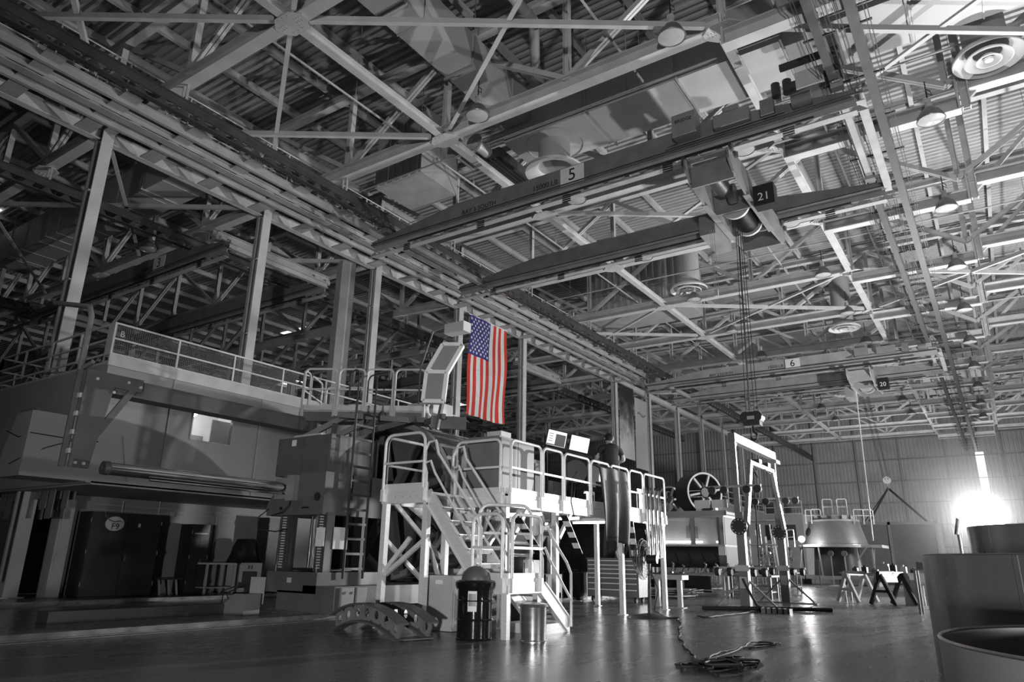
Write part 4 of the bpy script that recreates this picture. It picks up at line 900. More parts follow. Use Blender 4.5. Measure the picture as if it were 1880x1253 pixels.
# bundle of bright tubes fixed to the far end of the platform
for k in range(4):
    b = MB(); x = -7.5 + 0.06 * k; y = 17.3 + 0.12 * k; b.tube([(x, y, 1.25 + 0.02 * k), (x, y, 2.98)], 0.045, 10); b.tube([(x, y, 2.98), (x, y, 3.05)], 0.02, 6); OW('hanging_tube', b, 'chrome', r, True)
for y in (12.9, 14.6, 16.3):
    b = MB(); b.b2((-9.2, y, 2.16), (-8.0, y + 0.12, 2.24)); f = OW('light_fitting', b, 'paint_white', r); b = MB(); b.tube([(-9.15, y + 0.06, 2.13), (-8.05, y + 0.06, 2.13)], 0.025, 8); OW('fluorescent_tube', b, 'tube', f)
# striped boards hung on the braces below the deck
def stripes(p, q, w, lab):
    p = Vector(p); q = Vector(q); b = MB(); n = 7
    for k in range(n): b.cur = k % 2; b.bar(p + (q - p) * (k / n), p + (q - p) * ((k + 1) / n), w, 0.02)
    o = one('hazard_board', b, ['black', 'paint_white'], lab, 'hazard board', 'striped boards under the platform')
stripes((-7.55, 13.1, 2.1), (-7.55, 13.75, 1.35), 0.16, 'black and white striped board under the platform right of the short stair rail')
stripes((-7.55, 16.35, 2.15), (-7.55, 16.6, 1.2), 0.16, 'black and white striped board by the platform leg beside the hanging dark sheet')
stripes((-7.55, 11.35, 1.95), (-7.5, 12.1, 1.3), 0.2, 'striped board slanting behind the lower stair landing')
stripes((-7.55, 17.3, 2.1), (-7.55, 17.75, 1.35), 0.14, 'striped board slanting behind the pedestal fan')

# ------------------------------------------------------------------ things standing on and under the platform
r = T('equipment_cabinet', 'big plain grey cabinet at the front corner of the work platform', 'cabinet', (-8.4, 11.9, DZ))
b = MB(); b.b2((-8.78, 11.32, DZ + 0.08), (-7.98, 12.6, 3.55)); OW('body', b, 'chest', r)
b = MB(); b.b2((-7.98, 11.36, DZ + 0.12), (-7.96, 11.95, 3.52)); OW('door', b, 'chest', r); b = MB(); b.b2((-7.98, 11.97, DZ + 0.12), (-7.96, 12.56, 3.52)); OW('door', b, 'chest', r)
b = MB(); b.b2((-8.7, 11.4, DZ), (-8.05, 12.55, DZ + 0.08)); OW('plinth', b, 'black', r)
b = MB(); b.b2((-8.35, 11.4, 3.55), (-8.0, 11.75, 3.66)); one('junction_box', b, 'ltgrey', 'small pale box on top of the grey platform cabinet', 'box')
b = MB(); b.b2((-9.4, 11.6, DZ), (-8.95, 12.2, DZ + 0.9)); b.tube([(-9.2, 11.5, DZ + 0.95), (-9.0, 12.4, DZ + 0.95)], 0.14, 14); one('winding_unit', b, 'ltgrey', 'pale rounded machine head between the platform landing and the grey cabinet', 'machine head')
r = T('monitor_stand', 'twin bright computer screens on a dark post on the platform', 'monitor', (-8.45, 14.6, DZ))
b = MB(); b.bar((-8.45, 14.75, DZ), (-8.45, 14.75, 4.15), 0.06); b.bar((-8.75, 14.2, 3.83), (-8.05, 15.35, 3.6), 0.05, 0.06); b.bar((-8.7, 14.25, DZ), (-8.7, 14.25, 4.05), 0.05); OW('post', b, 'black', r)
for k, (c, sc_) in enumerate((((-8.5, 14.42, 3.97), 0), ((-8.2, 15.0, 3.9), 1))):
    R_ = Matrix.Rotation(math.radians(38), 4, 'Z') @ Matrix.Rotation(math.radians(-6), 4, 'X') @ Matrix.Rotation(math.radians(12), 4, 'Y')
    rot = R_.to_3x3(); b = MB(); b.box(c, (0.5, 0.05, 0.42), rot); m = OW('monitor', b, 'black', r)
    n_ = rot @ Vector((0, -0.028, 0)); b = MB(); b.box(Vector(c) + n_, (0.45, 0.005, 0.37), rot); OW('screen', b, 'screen', m)
    if not sc_:
        b = MB(); n2 = rot @ Vector((0, -0.033, 0))
        b.box(Vector(c) + n2 + rot @ Vector((0.09, 0, -0.02)), (0.24, 0.003, 0.27), rot); b.box(Vector(c) + n2 + rot @ Vector((0, 0, -0.165)), (0.44, 0.003, 0.03), rot)
        for q in range(4): b.box(Vector(c) + n2 + rot @ Vector((-0.14, 0, 0.1 - 0.06 * q)), (0.1, 0.003, 0.015), rot)
        OW('screen_window', b, 'grey', m)
r = T('spool_unit', 'black round spool unit with cables hanging on the platform rail', 'spool unit', (-7.9, 14.7, DZ))
b = MB(); b.tube([(-7.75, 14.0, 3.12), (-8.1, 14.5, 3.12)], 0.26, 20); b.bar((-7.8, 13.9, DZ), (-7.9, 14.2, 3.0), 0.06); b.bar((-8.2, 14.6, DZ), (-8.1, 14.5, 3.0), 0.06); OW('body', b, 'black', r, True)
b = MB(); b.tube([(-7.7, 13.95, 3.1), (-7.62, 13.6, 2.9), (-7.6, 13.5, 2.4), (-7.58, 13.6, 2.1)], 0.015, 6); b.tube([(-7.7, 15.2, 3.2), (-7.6, 15.0, 2.9), (-7.58, 14.95, 2.6), (-7.8, 14.7, 2.45)], 0.015, 6); OW('cable', b, 'rubber', r)
b = MB(); b.b2((-7.78, 14.62, 2.85), (-7.75, 14.95, 3.35)); b.b2((-7.85, 14.95, 3.0), (-7.8, 15.5, 3.34)); one('white_panel', b, 'paint_white', 'bright white panel beside the black spool unit on the platform', 'panel')
for k, (y, h, d, lab) in enumerate(((12.95, 0.95, 0.5, 'grey control box behind the second platform hoop'), (13.6, 0.55, 0.55, 'low grey box behind the third platform hoop'), (14.9, 0.45, 0.7, 'dark low machine under the screens on the platform'), (17.9, 0.75, 0.7, 'dark box with lamps at the far end of the platform'))):
    b = MB(); b.b2((-8.75, y, DZ), (-8.75 + d, y + 0.55, DZ + h)); b.b2((-8.75 + d, y + 0.08, DZ + 0.1), (-8.74 + d + 0.02, y + 0.46, DZ + h - 0.08)); one('control_box', b, ['grey', 'mach', 'black', 'mach_dk'][k], lab, 'control box', 'boxes on the platform')
for k, (c, d, m, lab) in enumerate((((-8.7, 13.2, 0.6), (0.7, 0.8, 1.2), 'mach', 'tall dark equipment rack under the platform behind the short stair'), ((-8.9, 14.3, 0.45), (0.8, 0.7, 0.9), 'mach_dk', 'low dark locker under the platform left of the drawer chest'), ((-9.1, 12.2, 0.5), (0.9, 0.7, 1.0), 'ltgrey', 'pale cabinet under the platform behind the long stair'), ((-8.35, 10.35, 0.46), (0.62, 0.5, 0.9), 'ltgrey', 'pale low locker under the upper landing'))):
    rr_ = T('under_cabinet', lab, 'cabinet', (c[0], c[1], 0), group='cabinets under the platform'); b = MB(); b.box(c, d); OW('body', b, m, rr_)
    b = MB(); b.box((c[0] + d[0] / 2 + 0.006, c[1], c[2]), (0.012, d[1] - 0.08, d[2] - 0.1)); dr = OW('door', b, m, rr_); b = MB(); b.box((c[0] + d[0] / 2 + 0.025, c[1] + d[1] * 0.35, c[2]), (0.03, 0.03, 0.12)); OW('handle', b, 'black', dr)
    b = MB(); b.box((c[0], c[1] - d[1] / 2 - 0.003, c[2] + d[2] * 0.38), (0.16, 0.006, 0.07)); OW('label_plate', b, 'paper', rr_)
b = MB(); b.tube([(-8.2, 13.0, 1.95), (-8.2, 13.5, 1.95)], 0.26, 22); b.bar((-8.2, 13.2, 2.1), (-8.2, 13.2, 2.3), 0.1); one('pressure_vessel', b, 'chrome', 'shiny round vessel hung under the platform deck', 'vessel', smooth=True)
# the worker
def person():
    r = T('person', 'person with short dark hair and dark shirt standing at the screens', 'person', (-8.2, 16.25, DZ), rz=math.radians(8))
    J = {'pel': ((0, 0, 0.95), 0.155), 'wai': ((0, 0, 1.1), 0.15), 'che': ((0.0, -0.03, 1.32), 0.195), 'sho': ((0, -0.03, 1.46), 0.13), 'nek': ((0, -0.05, 1.53), 0.06), 'hd0': ((0, -0.08, 1.6), 0.075), 'hd1': ((0, -0.09, 1.68), 0.095), 'hd2': ((0, -0.085, 1.75), 0.07),
         'ls': ((-0.2, -0.03, 1.43), 0.075), 'le': ((-0.34, -0.08, 1.17), 0.052), 'lw': ((-0.18, -0.3, 1.1), 0.034), 'lh': ((-0.13, -0.37, 1.1), 0.032), 'rs': ((0.2, -0.03, 1.43), 0.075), 're': ((0.31, -0.05, 1.16), 0.052), 'rw': ((0.16, -0.28, 1.1), 0.034), 'rh': ((0.1, -0.35, 1.11), 0.032),
         'lp': ((-0.1, 0, 0.9), 0.1), 'lk': ((-0.11, -0.03, 0.5), 0.068), 'la': ((-0.11, 0.02, 0.09), 0.045), 'lt': ((-0.12, -0.15, 0.035), 0.035), 'rp': ((0.1, 0, 0.9), 0.1), 'rk': ((0.12, -0.02, 0.5), 0.068), 'ra': ((0.13, 0.02, 0.09), 0.045), 'rt': ((0.14, -0.15, 0.035), 0.035)}
    E = ['pel wai', 'wai che', 'che sho', 'sho nek', 'nek hd0', 'hd0 hd1', 'hd1 hd2', 'sho ls', 'ls le', 'le lw', 'lw lh', 'sho rs', 'rs re', 're rw', 'rw rh', 'pel lp', 'lp lk', 'lk la', 'la lt', 'pel rp', 'rp rk', 'rk ra', 'ra rt']
    for hand, sx in (('lh', 1), ('rh', -1)):
        hp = Vector(J[hand][0])
        for k in range(4):
            o = (k - 1.5) * 0.02; L = (0.07, 0.08, 0.075, 0.06)[k]
            J['%sf%da' % (hand, k)] = (tuple(hp + Vector((o + sx * 0.02, -0.03 - L * 0.4, -0.005))), 0.010); J['%sf%db' % (hand, k)] = (tuple(hp + Vector((o + sx * 0.025, -0.03 - L * 0.8, -0.03))), 0.008)
            E += ['%s %sf%da' % (hand, hand, k), '%sf%da %sf%db' % (hand, k, hand, k)]
        J[hand + 'th'] = (tuple(hp + Vector((sx * 0.045, -0.02, 0.015))), 0.011); E.append('%s %sth' % (hand, hand))
    ks = list(J); me = bpy.data.meshes.new('body'); me.from_pydata([J[k][0] for k in ks], [tuple(ks.index(q) for q in e.split()) for e in E], []); me.update()
    o = bpy.data.objects.new('body', me); COL.objects.link(o); o.parent = r
    sk = o.modifiers.new('skin', 'SKIN'); sk.use_smooth_shade = True; sv = me.skin_vertices[0].data
    for i, k in enumerate(ks): q = J[k][1]; sv[i].radius = (q * (1.12 if k in ('wai', 'che', 'pel') else 1), q * (0.78 if k in ('wai', 'che', 'pel', 'sho') else 1))
    sv[0].use_root = True
    o.modifiers.new('sub', 'SUBSURF').levels = 1; o.modifiers['sub'].render_levels = 2
    for n_ in ('shirt', 'skin', 'trouser'): me.materials.append(M[n_])
    dg = bpy.context.evaluated_depsgraph_get(); m2 = bpy.data.meshes.new_from_object(o.evaluated_get(dg)); o.modifiers.clear(); o.data = m2
    m2.materials.clear()
    for n_ in ('shirt', 'skin', 'trouser'): m2.materials.append(M[n_])
    for p in m2.polygons:
        c = p.center; f = 0
        if c.z > 1.525 and abs(c.x) < 0.15: f = 1
        elif c.z < 1.02 and abs(c.x) < 0.24 and c.y > -0.2: f = 2
        elif abs(c.x) > 0.07 and c.y < -0.11 and c.z < 1.24 and c.z > 1.0: f = 1
        elif abs(c.x) > 0.27 and c.z < 1.27: f = 1
        p.material_index = f; p.use_smooth = True
    b = MB(); hc = Vector((0, -0.085, 1.68)); vs = []; n_, m_ = 18, 9
    for i in range(m_ + 1):
        th = PI * 0.64 * i / m_
        for k in range(n_): a = 2 * PI * k / n_; vs.append(hc + Vector((0.1 * math.sin(th) * math.cos(a), 0.012 + 0.122 * math.sin(th) * math.sin(a), 0.12 * math.cos(th) + (0.03 * max(0, -math.sin(a)) if i == m_ else 0) - (0.035 * max(0, math.sin(a)) if i > m_ - 3 else 0))))
    b.add(vs, [(i * n_ + k, i * n_ + (k + 1) % n_, (i + 1) * n_ + (k + 1) % n_, (i + 1) * n_ + k) for i in range(m_) for k in range(n_)]); O('hair', b, 'hair', r, True)
    b = MB(); hd = Vector((0, -0.185, 1.655)); b.add([hd + Vector(v) for v in ((-0.014, 0.01, 0.02), (0.014, 0.01, 0.02), (-0.02, 0.01, -0.03), (0.02, 0.01, -0.03), (0, -0.03, -0.025), (0, -0.012, 0.02))], [(0, 2, 4, 5), (1, 5, 4, 3), (2, 3, 4)])
    for s in (-1, 1): b.lathe([(0.001, 0.01), (0.02, 0.008), (0.028, 0), (0.02, -0.008), (0.001, -0.01)], (s * 0.098, -0.075, 1.665), 10, 'X')
    O('nose_and_ears', b, 'skin', r, True)
    b = MB()
    for s in (-1, 1): b.box((s * 0.035, -0.178, 1.69), (0.026, 0.012, 0.012))
    b.box((0, -0.172, 1.605), (0.05, 0.012, 0.01)); O('eyes_and_mouth', b, 'hair', r)
    return r
pr = person(); pr.rotation_euler = (0, 0, math.radians(-128)); pr.scale = (1.25, 1.25, 1.1); pr.location = (-8.15, 16.6, DZ + 0.1)
b = MB(); b.b2((-8.55, 16.15, DZ), (-7.8, 17.0, DZ + 0.1)); one('step_board', b, 'mach', 'low dark step board under the person on the platform', 'step')
# dark sheet hung over the platform rail
b = MB(); n, m = 26, 30; vs = []
for i in range(m + 1):
    t = i / m
    for k in range(n + 1):
        u = k / n; wv = 1.42 + 0.1 * math.sin(t * 3) - 0.15 * max(0, t - 0.75); y = 15.25 + (u - 0.5) * wv + 0.18 * t * t + 0.10
        x = XP + 0.14 + 0.10 * math.sin(u * 15 + t * 2.2) * (0.35 + t) * 0.8 + 0.09 * math.sin(t * PI)
        z = 3.5 - 2.05 * t - (0.18 * math.sin(u * 6 + 1) * t) + (0.05 * math.sin(u * PI) if t < 0.05 else 0)
        if i < 3: x -= 0.09 * (3 - i); z -= 0.03 * (3 - i) ** 1.4
        vs.append((x, y, z))
b.add(vs, [(i * (n + 1) + k, i * (n + 1) + k + 1, (i + 1) * (n + 1) + k + 1, (i + 1) * (n + 1) + k) for i in range(m) for k in range(n)])
o = one('plastic_sheet', b, 'tarp', 'long dark plastic sheet hung over the platform rail below the person', 'sheet', smooth=True)
s_ = o.modifiers.new('thickness', 'SOLIDIFY'); s_.thickness = 0.012

# ------------------------------------------------------------------ things on the floor near the platform
def web_arch(c, R0, R1, a0, a1, rot, th, n=7, holes=True):
    # curved beam: web with round holes between two flanges, standing in a vertical plane
    c = Vector(c); u = Vector((math.cos(rot), math.sin(rot), 0)); w = Vector((0, 0, 1)); nrm = Vector((-math.sin(rot), math.cos(rot), 0))
    P = lambda a, r, t: c + u * (r * math.cos(a)) + w * (r * math.sin(a)) + nrm * t
    web = MB(); K = 12; rm = (R0 + R1) / 2; hr = (R1 - R0) * 0.26
    for i in range(n):
        b0 = a0 + (a1 - a0) * i / n; b1 = a0 + (a1 - a0) * (i + 1) / n; bm = (b0 + b1) / 2
        for s in (-0.008, 0.008):
            inner = [P(bm + hr * math.cos(2 * PI * k / K) / rm, rm + hr * math.sin(2 * PI * k / K), s) for k in range(K)]
            outer = []
            for k in range(K):
                x, y = math.cos(2 * PI * k / K), math.sin(2 * PI * k / K); m_ = max(abs(x), abs(y)); x /= m_; y /= m_
                outer.append(P(bm + x * (b1 - b0) / 2, rm + y * (R1 - R0) / 2, s))
            web.add(inner + outer, [(k, (k + 1) % K, K + (k + 1) % K, K + k) for k in range(K)])
    fl = MB(); m = 28
    for r, t in ((R0, 0.015), (R1, 0.015)):
        vs = []
        for i in range(m + 1):
            a = a0 + (a1 - a0) * i / m
            for rr in (r - t, r + t):
                for q in (-th / 2, th / 2): vs.append(P(a, rr, q))
        fs = []
        for i in range(m):
            o = 4 * i
            fs += [(o, o + 1, o + 5, o + 4), (o + 2, o + 6, o + 7, o + 3), (o, o + 4, o + 6, o + 2), (o + 1, o + 3, o + 7, o + 5)]
        fs += [(0, 2, 3, 1), (4 * m, 4 * m + 1, 4 * m + 3, 4 * m + 2)]; fl.add(vs, fs)
    return web, fl
r = T('ring_segment', 'dark curved ring segment with two rows of round holes, lying like a low bridge', 'ring segment', (-8.72, 9.1, 0))
rot = math.radians(-16); hw = 0.27; pn = Vector((-math.sin(rot), math.cos(rot), 0)); c0 = Vector((-8.72, 9.1, -2.38))
for s in (-1, 1):
    web, fl = web_arch(c0 + pn * (hw * s), 2.58, 2.85, PI / 2 - 0.405, PI / 2 + 0.405, rot, 0.2)
    OW('web', web, 'ring', r); OW('flange', fl, 'mach', r)
b = MB(); e = c0 + Vector((math.cos(rot), math.sin(rot), 0)) * (2.6 * math.cos(PI / 2 - 0.395)) + Vector((0, 0, 2.6 * math.sin(PI / 2 - 0.395))); b.bar(e - pn * hw, e + pn * hw, 0.3, 0.02)
OW('end_plate', b, 'mach', r)
r = T('waste_drum', 'glossy black drum bin with a domed lid and a pale notice', 'drum', (-7.12, 9.52, 0))
b = MB(); b.lathe([(0.001, 0.0), (0.28, 0.0), (0.285, 0.02), (0.275, 0.03), (0.275, 0.28), (0.29, 0.295), (0.275, 0.31), (0.275, 0.56), (0.29, 0.575), (0.275, 0.59), (0.275, 0.82), (0.29, 0.84)], n=36); O('drum', b, 'blackgloss', r, True)
b = MB(); n = 40; vs = []
for i in range(6):
    for k in range(n): a = 2 * PI * k / n; rr = (0.26, 0.3, 0.318, 0.312, 0.305, 0.295)[i] + 0.008 * math.sin(k * 2.7 + i) * (i > 1); vs.append((rr * math.cos(a), rr * math.sin(a), (0.875, 0.865, 0.84, 0.8, 0.765, 0.745 + 0.015 * math.sin(k * 1.9))[i]))
b.add(vs, [(i * n + k, i * n + (k + 1) % n, (i + 1) * n + (k + 1) % n, (i + 1) * n + k) for i in range(5) for k in range(n)]); O('bin_liner', b, 'blackgloss', r, True)
b = MB(); b.lathe([(0.25, 0.86)] + [(0.225 * math.cos(t * PI / 20), 0.885 + 0.21 * math.sin(t * PI / 20)) for t in range(0, 10)] + [(0.001, 1.095)], n=32); b.bar((-0.2, -0.1, 0.9), (-0.199, -0.099, 0.901), 0.01); O('dome_lid', b, 'mach', r, True)
b = MB(); a0 = math.radians(-62); pts = []
for i in range(7):
    a = a0 + (i - 3) * 0.085
    for z in (0.42, 0.72): pts.append((0.279 * math.cos(a), 0.279 * math.sin(a), z))
b.add(pts, [(2 * i, 2 * i + 2, 2 * i + 3, 2 * i + 1) for i in range(6)]); O('notice', b, 'paper', r)
b = MB(); pts = []
for i in range(7):
    a = a0 + (i - 3) * 0.07
    for z in (0.5, 0.68): pts.append((0.2805 * math.cos(a), 0.2805 * math.sin(a), z))
b.add(pts, [(2 * i, 2 * i + 2, 2 * i + 3, 2 * i + 1) for i in range(6)]); O('notice_print', b, 'grey', r)
r = T('pedal_bin', 'round steel pedal bin in front of the short platform steps', 'bin', (-6.24, 9.86, 0))
b = MB(); b.lathe([(0.001, 0.0), (0.215, 0.0), (0.215, 0.02), (0.2, 0.03), (0.21, 0.5), (0.215, 0.52)], n=36); O('body', b, 'stain', r, True)
b = MB(); b.lathe([(0.225, 0.51), (0.23, 0.53), (0.22, 0.55), (0.1, 0.57), (0.001, 0.575)], n=36); b.tube([(0.232 * math.cos(2 * PI * k / 30), 0.232 * math.sin(2 * PI * k / 30), 0.515) for k in range(30)], 0.008, 6, closed=True); O('lid', b, 'stain', r, True)
b = MB(); b.box((0.14, -0.22, 0.035), (0.06, 0.1, 0.015), Matrix.Rotation(0.6, 3, 'Z')); O('pedal', b, 'black', r)
r = T('swing_bin', 'dark square bin with a sloped hood between the black drum and the landing leg', 'bin', (-7.55, 10.25, 0))
b = MB(); b.b2((-0.2, -0.2, 0), (0.2, 0.2, 0.62)); O('body', b, 'mach_dk', r)
b = MB(); b.prism([(-0.22, 0.62), (-0.22, 0.82), (-0.1, 0.9), (0.08, 0.9), (0.22, 0.78), (0.22, 0.62)], 'Y', -0.22, 0.22); O('hood', b, 'mach', r)
# drawer chest
r = T('tool_chest', 'grey rolling drawer chest with bright drawer pulls under the platform', 'tool chest', (-10.2, 20.7, 0))
b = MB(); b.b2((-11.1, 20.72, 0.17), (-9.35, 21.4, 1.27)); b.b2((-11.12, 20.68, 1.27), (-9.33, 21.42, 1.3)); OW('body', b, 'chest', r)
zz = [1.25, 1.12, 1.0, 0.87, 0.74, 0.58, 0.4, 0.2]
for k in range(7):
    b = MB(); b.b2((-11.07, 20.7, zz[k + 1] + 0.008), (-9.38, 20.72, zz[k] - 0.008)); d = OW('drawer', b, 'chest', r)
    b = MB(); b.b2((-11.04, 20.66, zz[k] - 0.045), (-9.41, 20.7, zz[k] - 0.015)); OW('drawer_pull', b, 'paint_white', d)
for x in (-10.95, -9.5):
    for y in (20.82, 21.3): b = MB(); b.lathe([(0.001, -0.03), (0.075, -0.03), (0.075, 0.03), (0.001, 0.03)], (x, y, 0.075), 14, 'X'); b.box((x, y, 0.14), (0.09, 0.07, 0.06)); OW('caster', b, 'rubber', r)
b = MB(); b.b2((-11.9, 20.6, 0.02), (-11.3, 21.1, 0.85)); b.tube([(-11.85, 20.6, 0.9), (-11.4, 20.6, 0.9)], 0.03, 8); one('wheeled_case', b, 'black', 'black upright case on the floor left of the drawer chest', 'case')
b = MB(); b.lathe([(0.001, 0), (0.05, 0), (0.065, 0.09), (0.06, 0.09), (0.045, 0.01), (0.001, 0.01)], (-8.66, 16.6, 0), 16); one('paper_cup', b, 'paint_white', 'small white cup standing alone on the floor by the drawer chest', 'cup', smooth=True)
# pedestal fan
r = T('pedestal_fan', 'large pedestal fan with a wire cage seen edge on', 'fan', (-6.9, 15.8, 0))
b = MB(); b.lathe([(0.001, 0.1), (0.05, 0.1), (0.2, 0.075), (0.4, 0.035), (0.46, 0.0), (0.001, 0.0)], n=40); O('base', b, 'mach_dk', r, True)
b = MB(); b.tube([(0.0, 0.0, 0.08), (0.03, 0.0, 0.75)], 0.035, 12); b.tube([(0.03, 0, 0.75), (0.05, 0, 1.2)], 0.024, 12); O('pole', b, 'black', r, True)
fr = Matrix.Rotation(math.radians(6), 3, 'Z'); FC = Vector((-0.1, -0.02, 1.26)); b = MB()
for k in range(36):
    a = 2 * PI * k / 36; pts = []
    for rr, x in ((0.06, -0.16), (0.25, -0.15), (0.42, -0.07), (0.455, 0.0), (0.42, 0.05), (0.2, 0.1), (0.06, 0.11)): pts.append(FC + fr @ Vector((x, rr * math.cos(a), rr * math.sin(a))))
    b.tube(pts, 0.0035, 4, cap=False)
for rr, x in ((0.455, 0.0), (0.3, -0.135), (0.15, -0.155), (0.42, 0.05), (0.25, 0.09)): b.tube([FC + fr @ Vector((x, rr * math.cos(2 * PI * k / 40), rr * math.sin(2 * PI * k / 40))) for k in range(40)], 0.007 if rr > 0.4 else 0.004, 5, closed=True)
O('cage', b, 'mach', r)
b = MB(); b.tube([FC + fr @ Vector((0.1, 0, 0)), FC + fr @ Vector((0.34, 0, 0))], 0.1, 18); O('motor', b, 'black', r, True)
b = MB(); b.tube([FC + fr @ Vector((-0.1, 0, 0)), FC + fr @ Vector((0.02, 0, 0))], 0.06, 14); O('hub', b, 'mach', r, True)
for k in range(3):
    b = MB(); vs = []
    for i in range(7):
        rr = 0.06 + 0.34 * i / 6
        for s in (-1, 1): a = 2 * PI * k / 3 + s * 0.42 * (1 - 0.25 * i / 6); vs.append(FC + fr @ Vector((-0.04 + s * 0.045, rr * math.cos(a), rr * math.sin(a))))
    b.add(vs, [(2 * i, 2 * i + 1, 2 * i + 3, 2 * i + 2) for i in range(6)]); O('blade', b, 'mach', r, True)
b = MB(); b.tube([(0.05, 0, 1.05), (0.2, 0.1, 0.6), (0.1, 0.05, 0.15), (0.3, 0.2, 0.03)], 0.01, 5); O('fan_cord', b, 'rubber', r)
# cables on the floor
def cable(pts, rad, lab, m='rubber', cat='cable', wob=0.03, z=None, sub=5):
    P = [Vector((p[0], p[1], z if z is not None else rad)) for p in pts]; out = []
    for i in range(len(P) - 1):
        p0, p1, p2, p3 = P[max(i - 1, 0)], P[i], P[i + 1], P[min(i + 2, len(P) - 1)]
        for k in range(sub):
            t = k / sub; v = 0.5 * ((2 * p1) + (-p0 + p2) * t + (2 * p0 - 5 * p1 + 4 * p2 - p3) * t * t + (-p0 + 3 * p1 - 3 * p2 + p3) * t ** 3)
            out.append(v + Vector((random.uniform(-wob, wob), random.uniform(-wob, wob), random.uniform(0, wob * 0.4))))
    out.append(P[-1]); b = MB(); b.tube(out, rad, 6); return one('floor_cable', b, m, lab, cat, 'cables on the floor', smooth=True)
cable([(-6.5, 15.75), (-6.3, 16.0), (-6.15, 15.6), (-5.58, 14.29), (-5.1, 12.95), (-4.75, 12.1), (-4.4, 11.3), (-4.01, 10.46), (-3.57, 9.56), (-3.35, 9.2)], 0.016, 'dark cable winding over the floor from the fan base to the tangled heap')
random.seed(11)
for k in range(4):
    pts = [(-3.15 + 0.1 * k + random.uniform(-0.42, 0.38), 8.95 + random.uniform(-0.45, 0.5)) for i in range(9)]
    cable(pts, 0.014, ['tangled loop of black cable in the heap on the open floor, widest coil', 'cable coil lying inside the heap nearest the camera', 'cable coil on top of the heap on the open floor', 'cable coil at the fan side of the heap', 'cable coil at the far right side of the heap'][k], wob=0.02, z=0.016 + 0.022 * k)
cable([(-3.3, 9.2), (-3.5, 10.2), (-3.49, 10.76), (-3.42, 11.44), (-3.16, 12.25)], 0.013, 'cable running from the heap toward the gantry, ending farthest away')
cable([(-3.4, 9.6), (-3.4, 10.9), (-3.54, 12.0), (-3.3, 12.2), (-3.17, 11.86), (-3.35, 11.2)], 0.013, 'folded cable lying beside the longest tail of the heap')
cable([(-3.3, 9.4), (-3.27, 9.76), (-3.18, 10.05), (-3.1, 9.95), (-3.3, 9.3)], 0.013, 'short cable loop at the right of the heap')
cable([(-3.1, 8.9), (-2.93, 9.11), (-2.8, 9.0), (-2.71, 8.59), (-2.83, 8.29), (-2.95, 8.5)], 0.013, 'cable end curling out of the heap closest to the camera')
cable([(-6.16, 16.81), (-5.86, 16.68), (-5.76, 17.95), (-5.66, 18.83), (-5.55, 19.6), (-5.6, 20.2)], 0.02, 'thin black cable with a plug leading to the gantry foot')
b = MB(); b.tube([(-6.9, 19.3, 0.06), (-6.3, 19.9, 0.055), (-5.5, 20.45, 0.06), (-4.6, 21.0, 0.06), (-4.1, 21.35, 0.055)], 0.055, 10); one('padded_tube', b, 'rubber', 'thick black padded tube lying on the floor before the gantry', 'tube', smooth=True)
b = MB()
for k in range(6): b.b2((-5.5 + 0.14 * k, 19.6, 0), (-5.47 + 0.14 * k, 19.95, 0.12))
b.b2((-5.5, 19.6, 0.0), (-4.77, 19.62, 0.12)); b.b2((-5.5, 19.93, 0.0), (-4.77, 19.95, 0.12)); one('cable_ramp', b, 'grey', 'small ribbed grating block against the padded tube', 'grating')

# ------------------------------------------------------------------ flag and banners by the column row
def flag():
    r = T('flag', 'flag with stars and red stripes hung lengthwise from the eave beam', 'flag', (-21.95, 28.1, 8.3))
    y0, y1, z0, z1 = 0.0, 3.55, 0.0, 5.45; NY, NZ = 52, 60
    def P(u, v, off=0.0):       # u along Y (0..1), v from top (0) to bottom (1)
        wv = 0.05 * math.sin(u * 21 + 1.3 * v) * (0.35 + 0.65 * v) + 0.04 * math.sin(v * 9 + u * 4)
        return (wv + off, y0 + (y1 - y0) * u - 0.07 * v * (u < 2) + 0.03 * math.sin(v * 6), z1 + (z0 - z1) * v + 0.02 * math.sin(u * 7))
    b = MB(); vs = [P(k / NY, i / NZ) for i in range(NZ + 1) for k in range(NY + 1)]
    o0 = 0; b.v = vs
    for i in range(NZ):
        for k in range(NY):
            s = int(k / NY * 13); canton = k / NY >= 0 and i / NZ < 0.40 and k / NY < 7 / 13
            b.f.append((i * (NY + 1) + k, i * (NY + 1) + k + 1, (i + 1) * (NY + 1) + k + 1, (i + 1) * (NY + 1) + k)); b.mi.append(2 if canton else (0 if s % 2 == 0 else 1))
    O('cloth', b, ['red', 'fwhite', 'blue'], r, True)
    b = MB()
    for row in range(11):
        for c in range(6 if row % 2 == 0 else 5):
            v = 0.40 * (row + 1) / 12; u = (7 / 13) * ((2 * c + (1 if row % 2 == 0 else 2)) / 12)
            pts = []
            for q in range(10):
                a = PI / 2 + q * PI / 5; rr = 0.1 if q % 2 == 0 else 0.042
                pts.append(P(u + rr * math.cos(a) / 3.55, v - rr * math.sin(a) / 5.45, 0.012))
            cc = P(u, v, 0.012); b.add([cc] + pts, [(0, 1 + q, 1 + (q + 1) % 10) for q in range(10)])
    O('stars', b, 'wht', r)
    b = MB(); b.tube([(0, -0.05, 5.47), (0, 3.6, 5.47)], 0.025, 8); O('top_rod', b, 'paint_white', r)
    b = MB()
    for y in (0.0, 1.2, 2.4, 3.55): b.bar((0, y, 5.47), (-0.12, y, 5.72), 0.012)
    O('tie', b, 'paint_white', r)
flag()
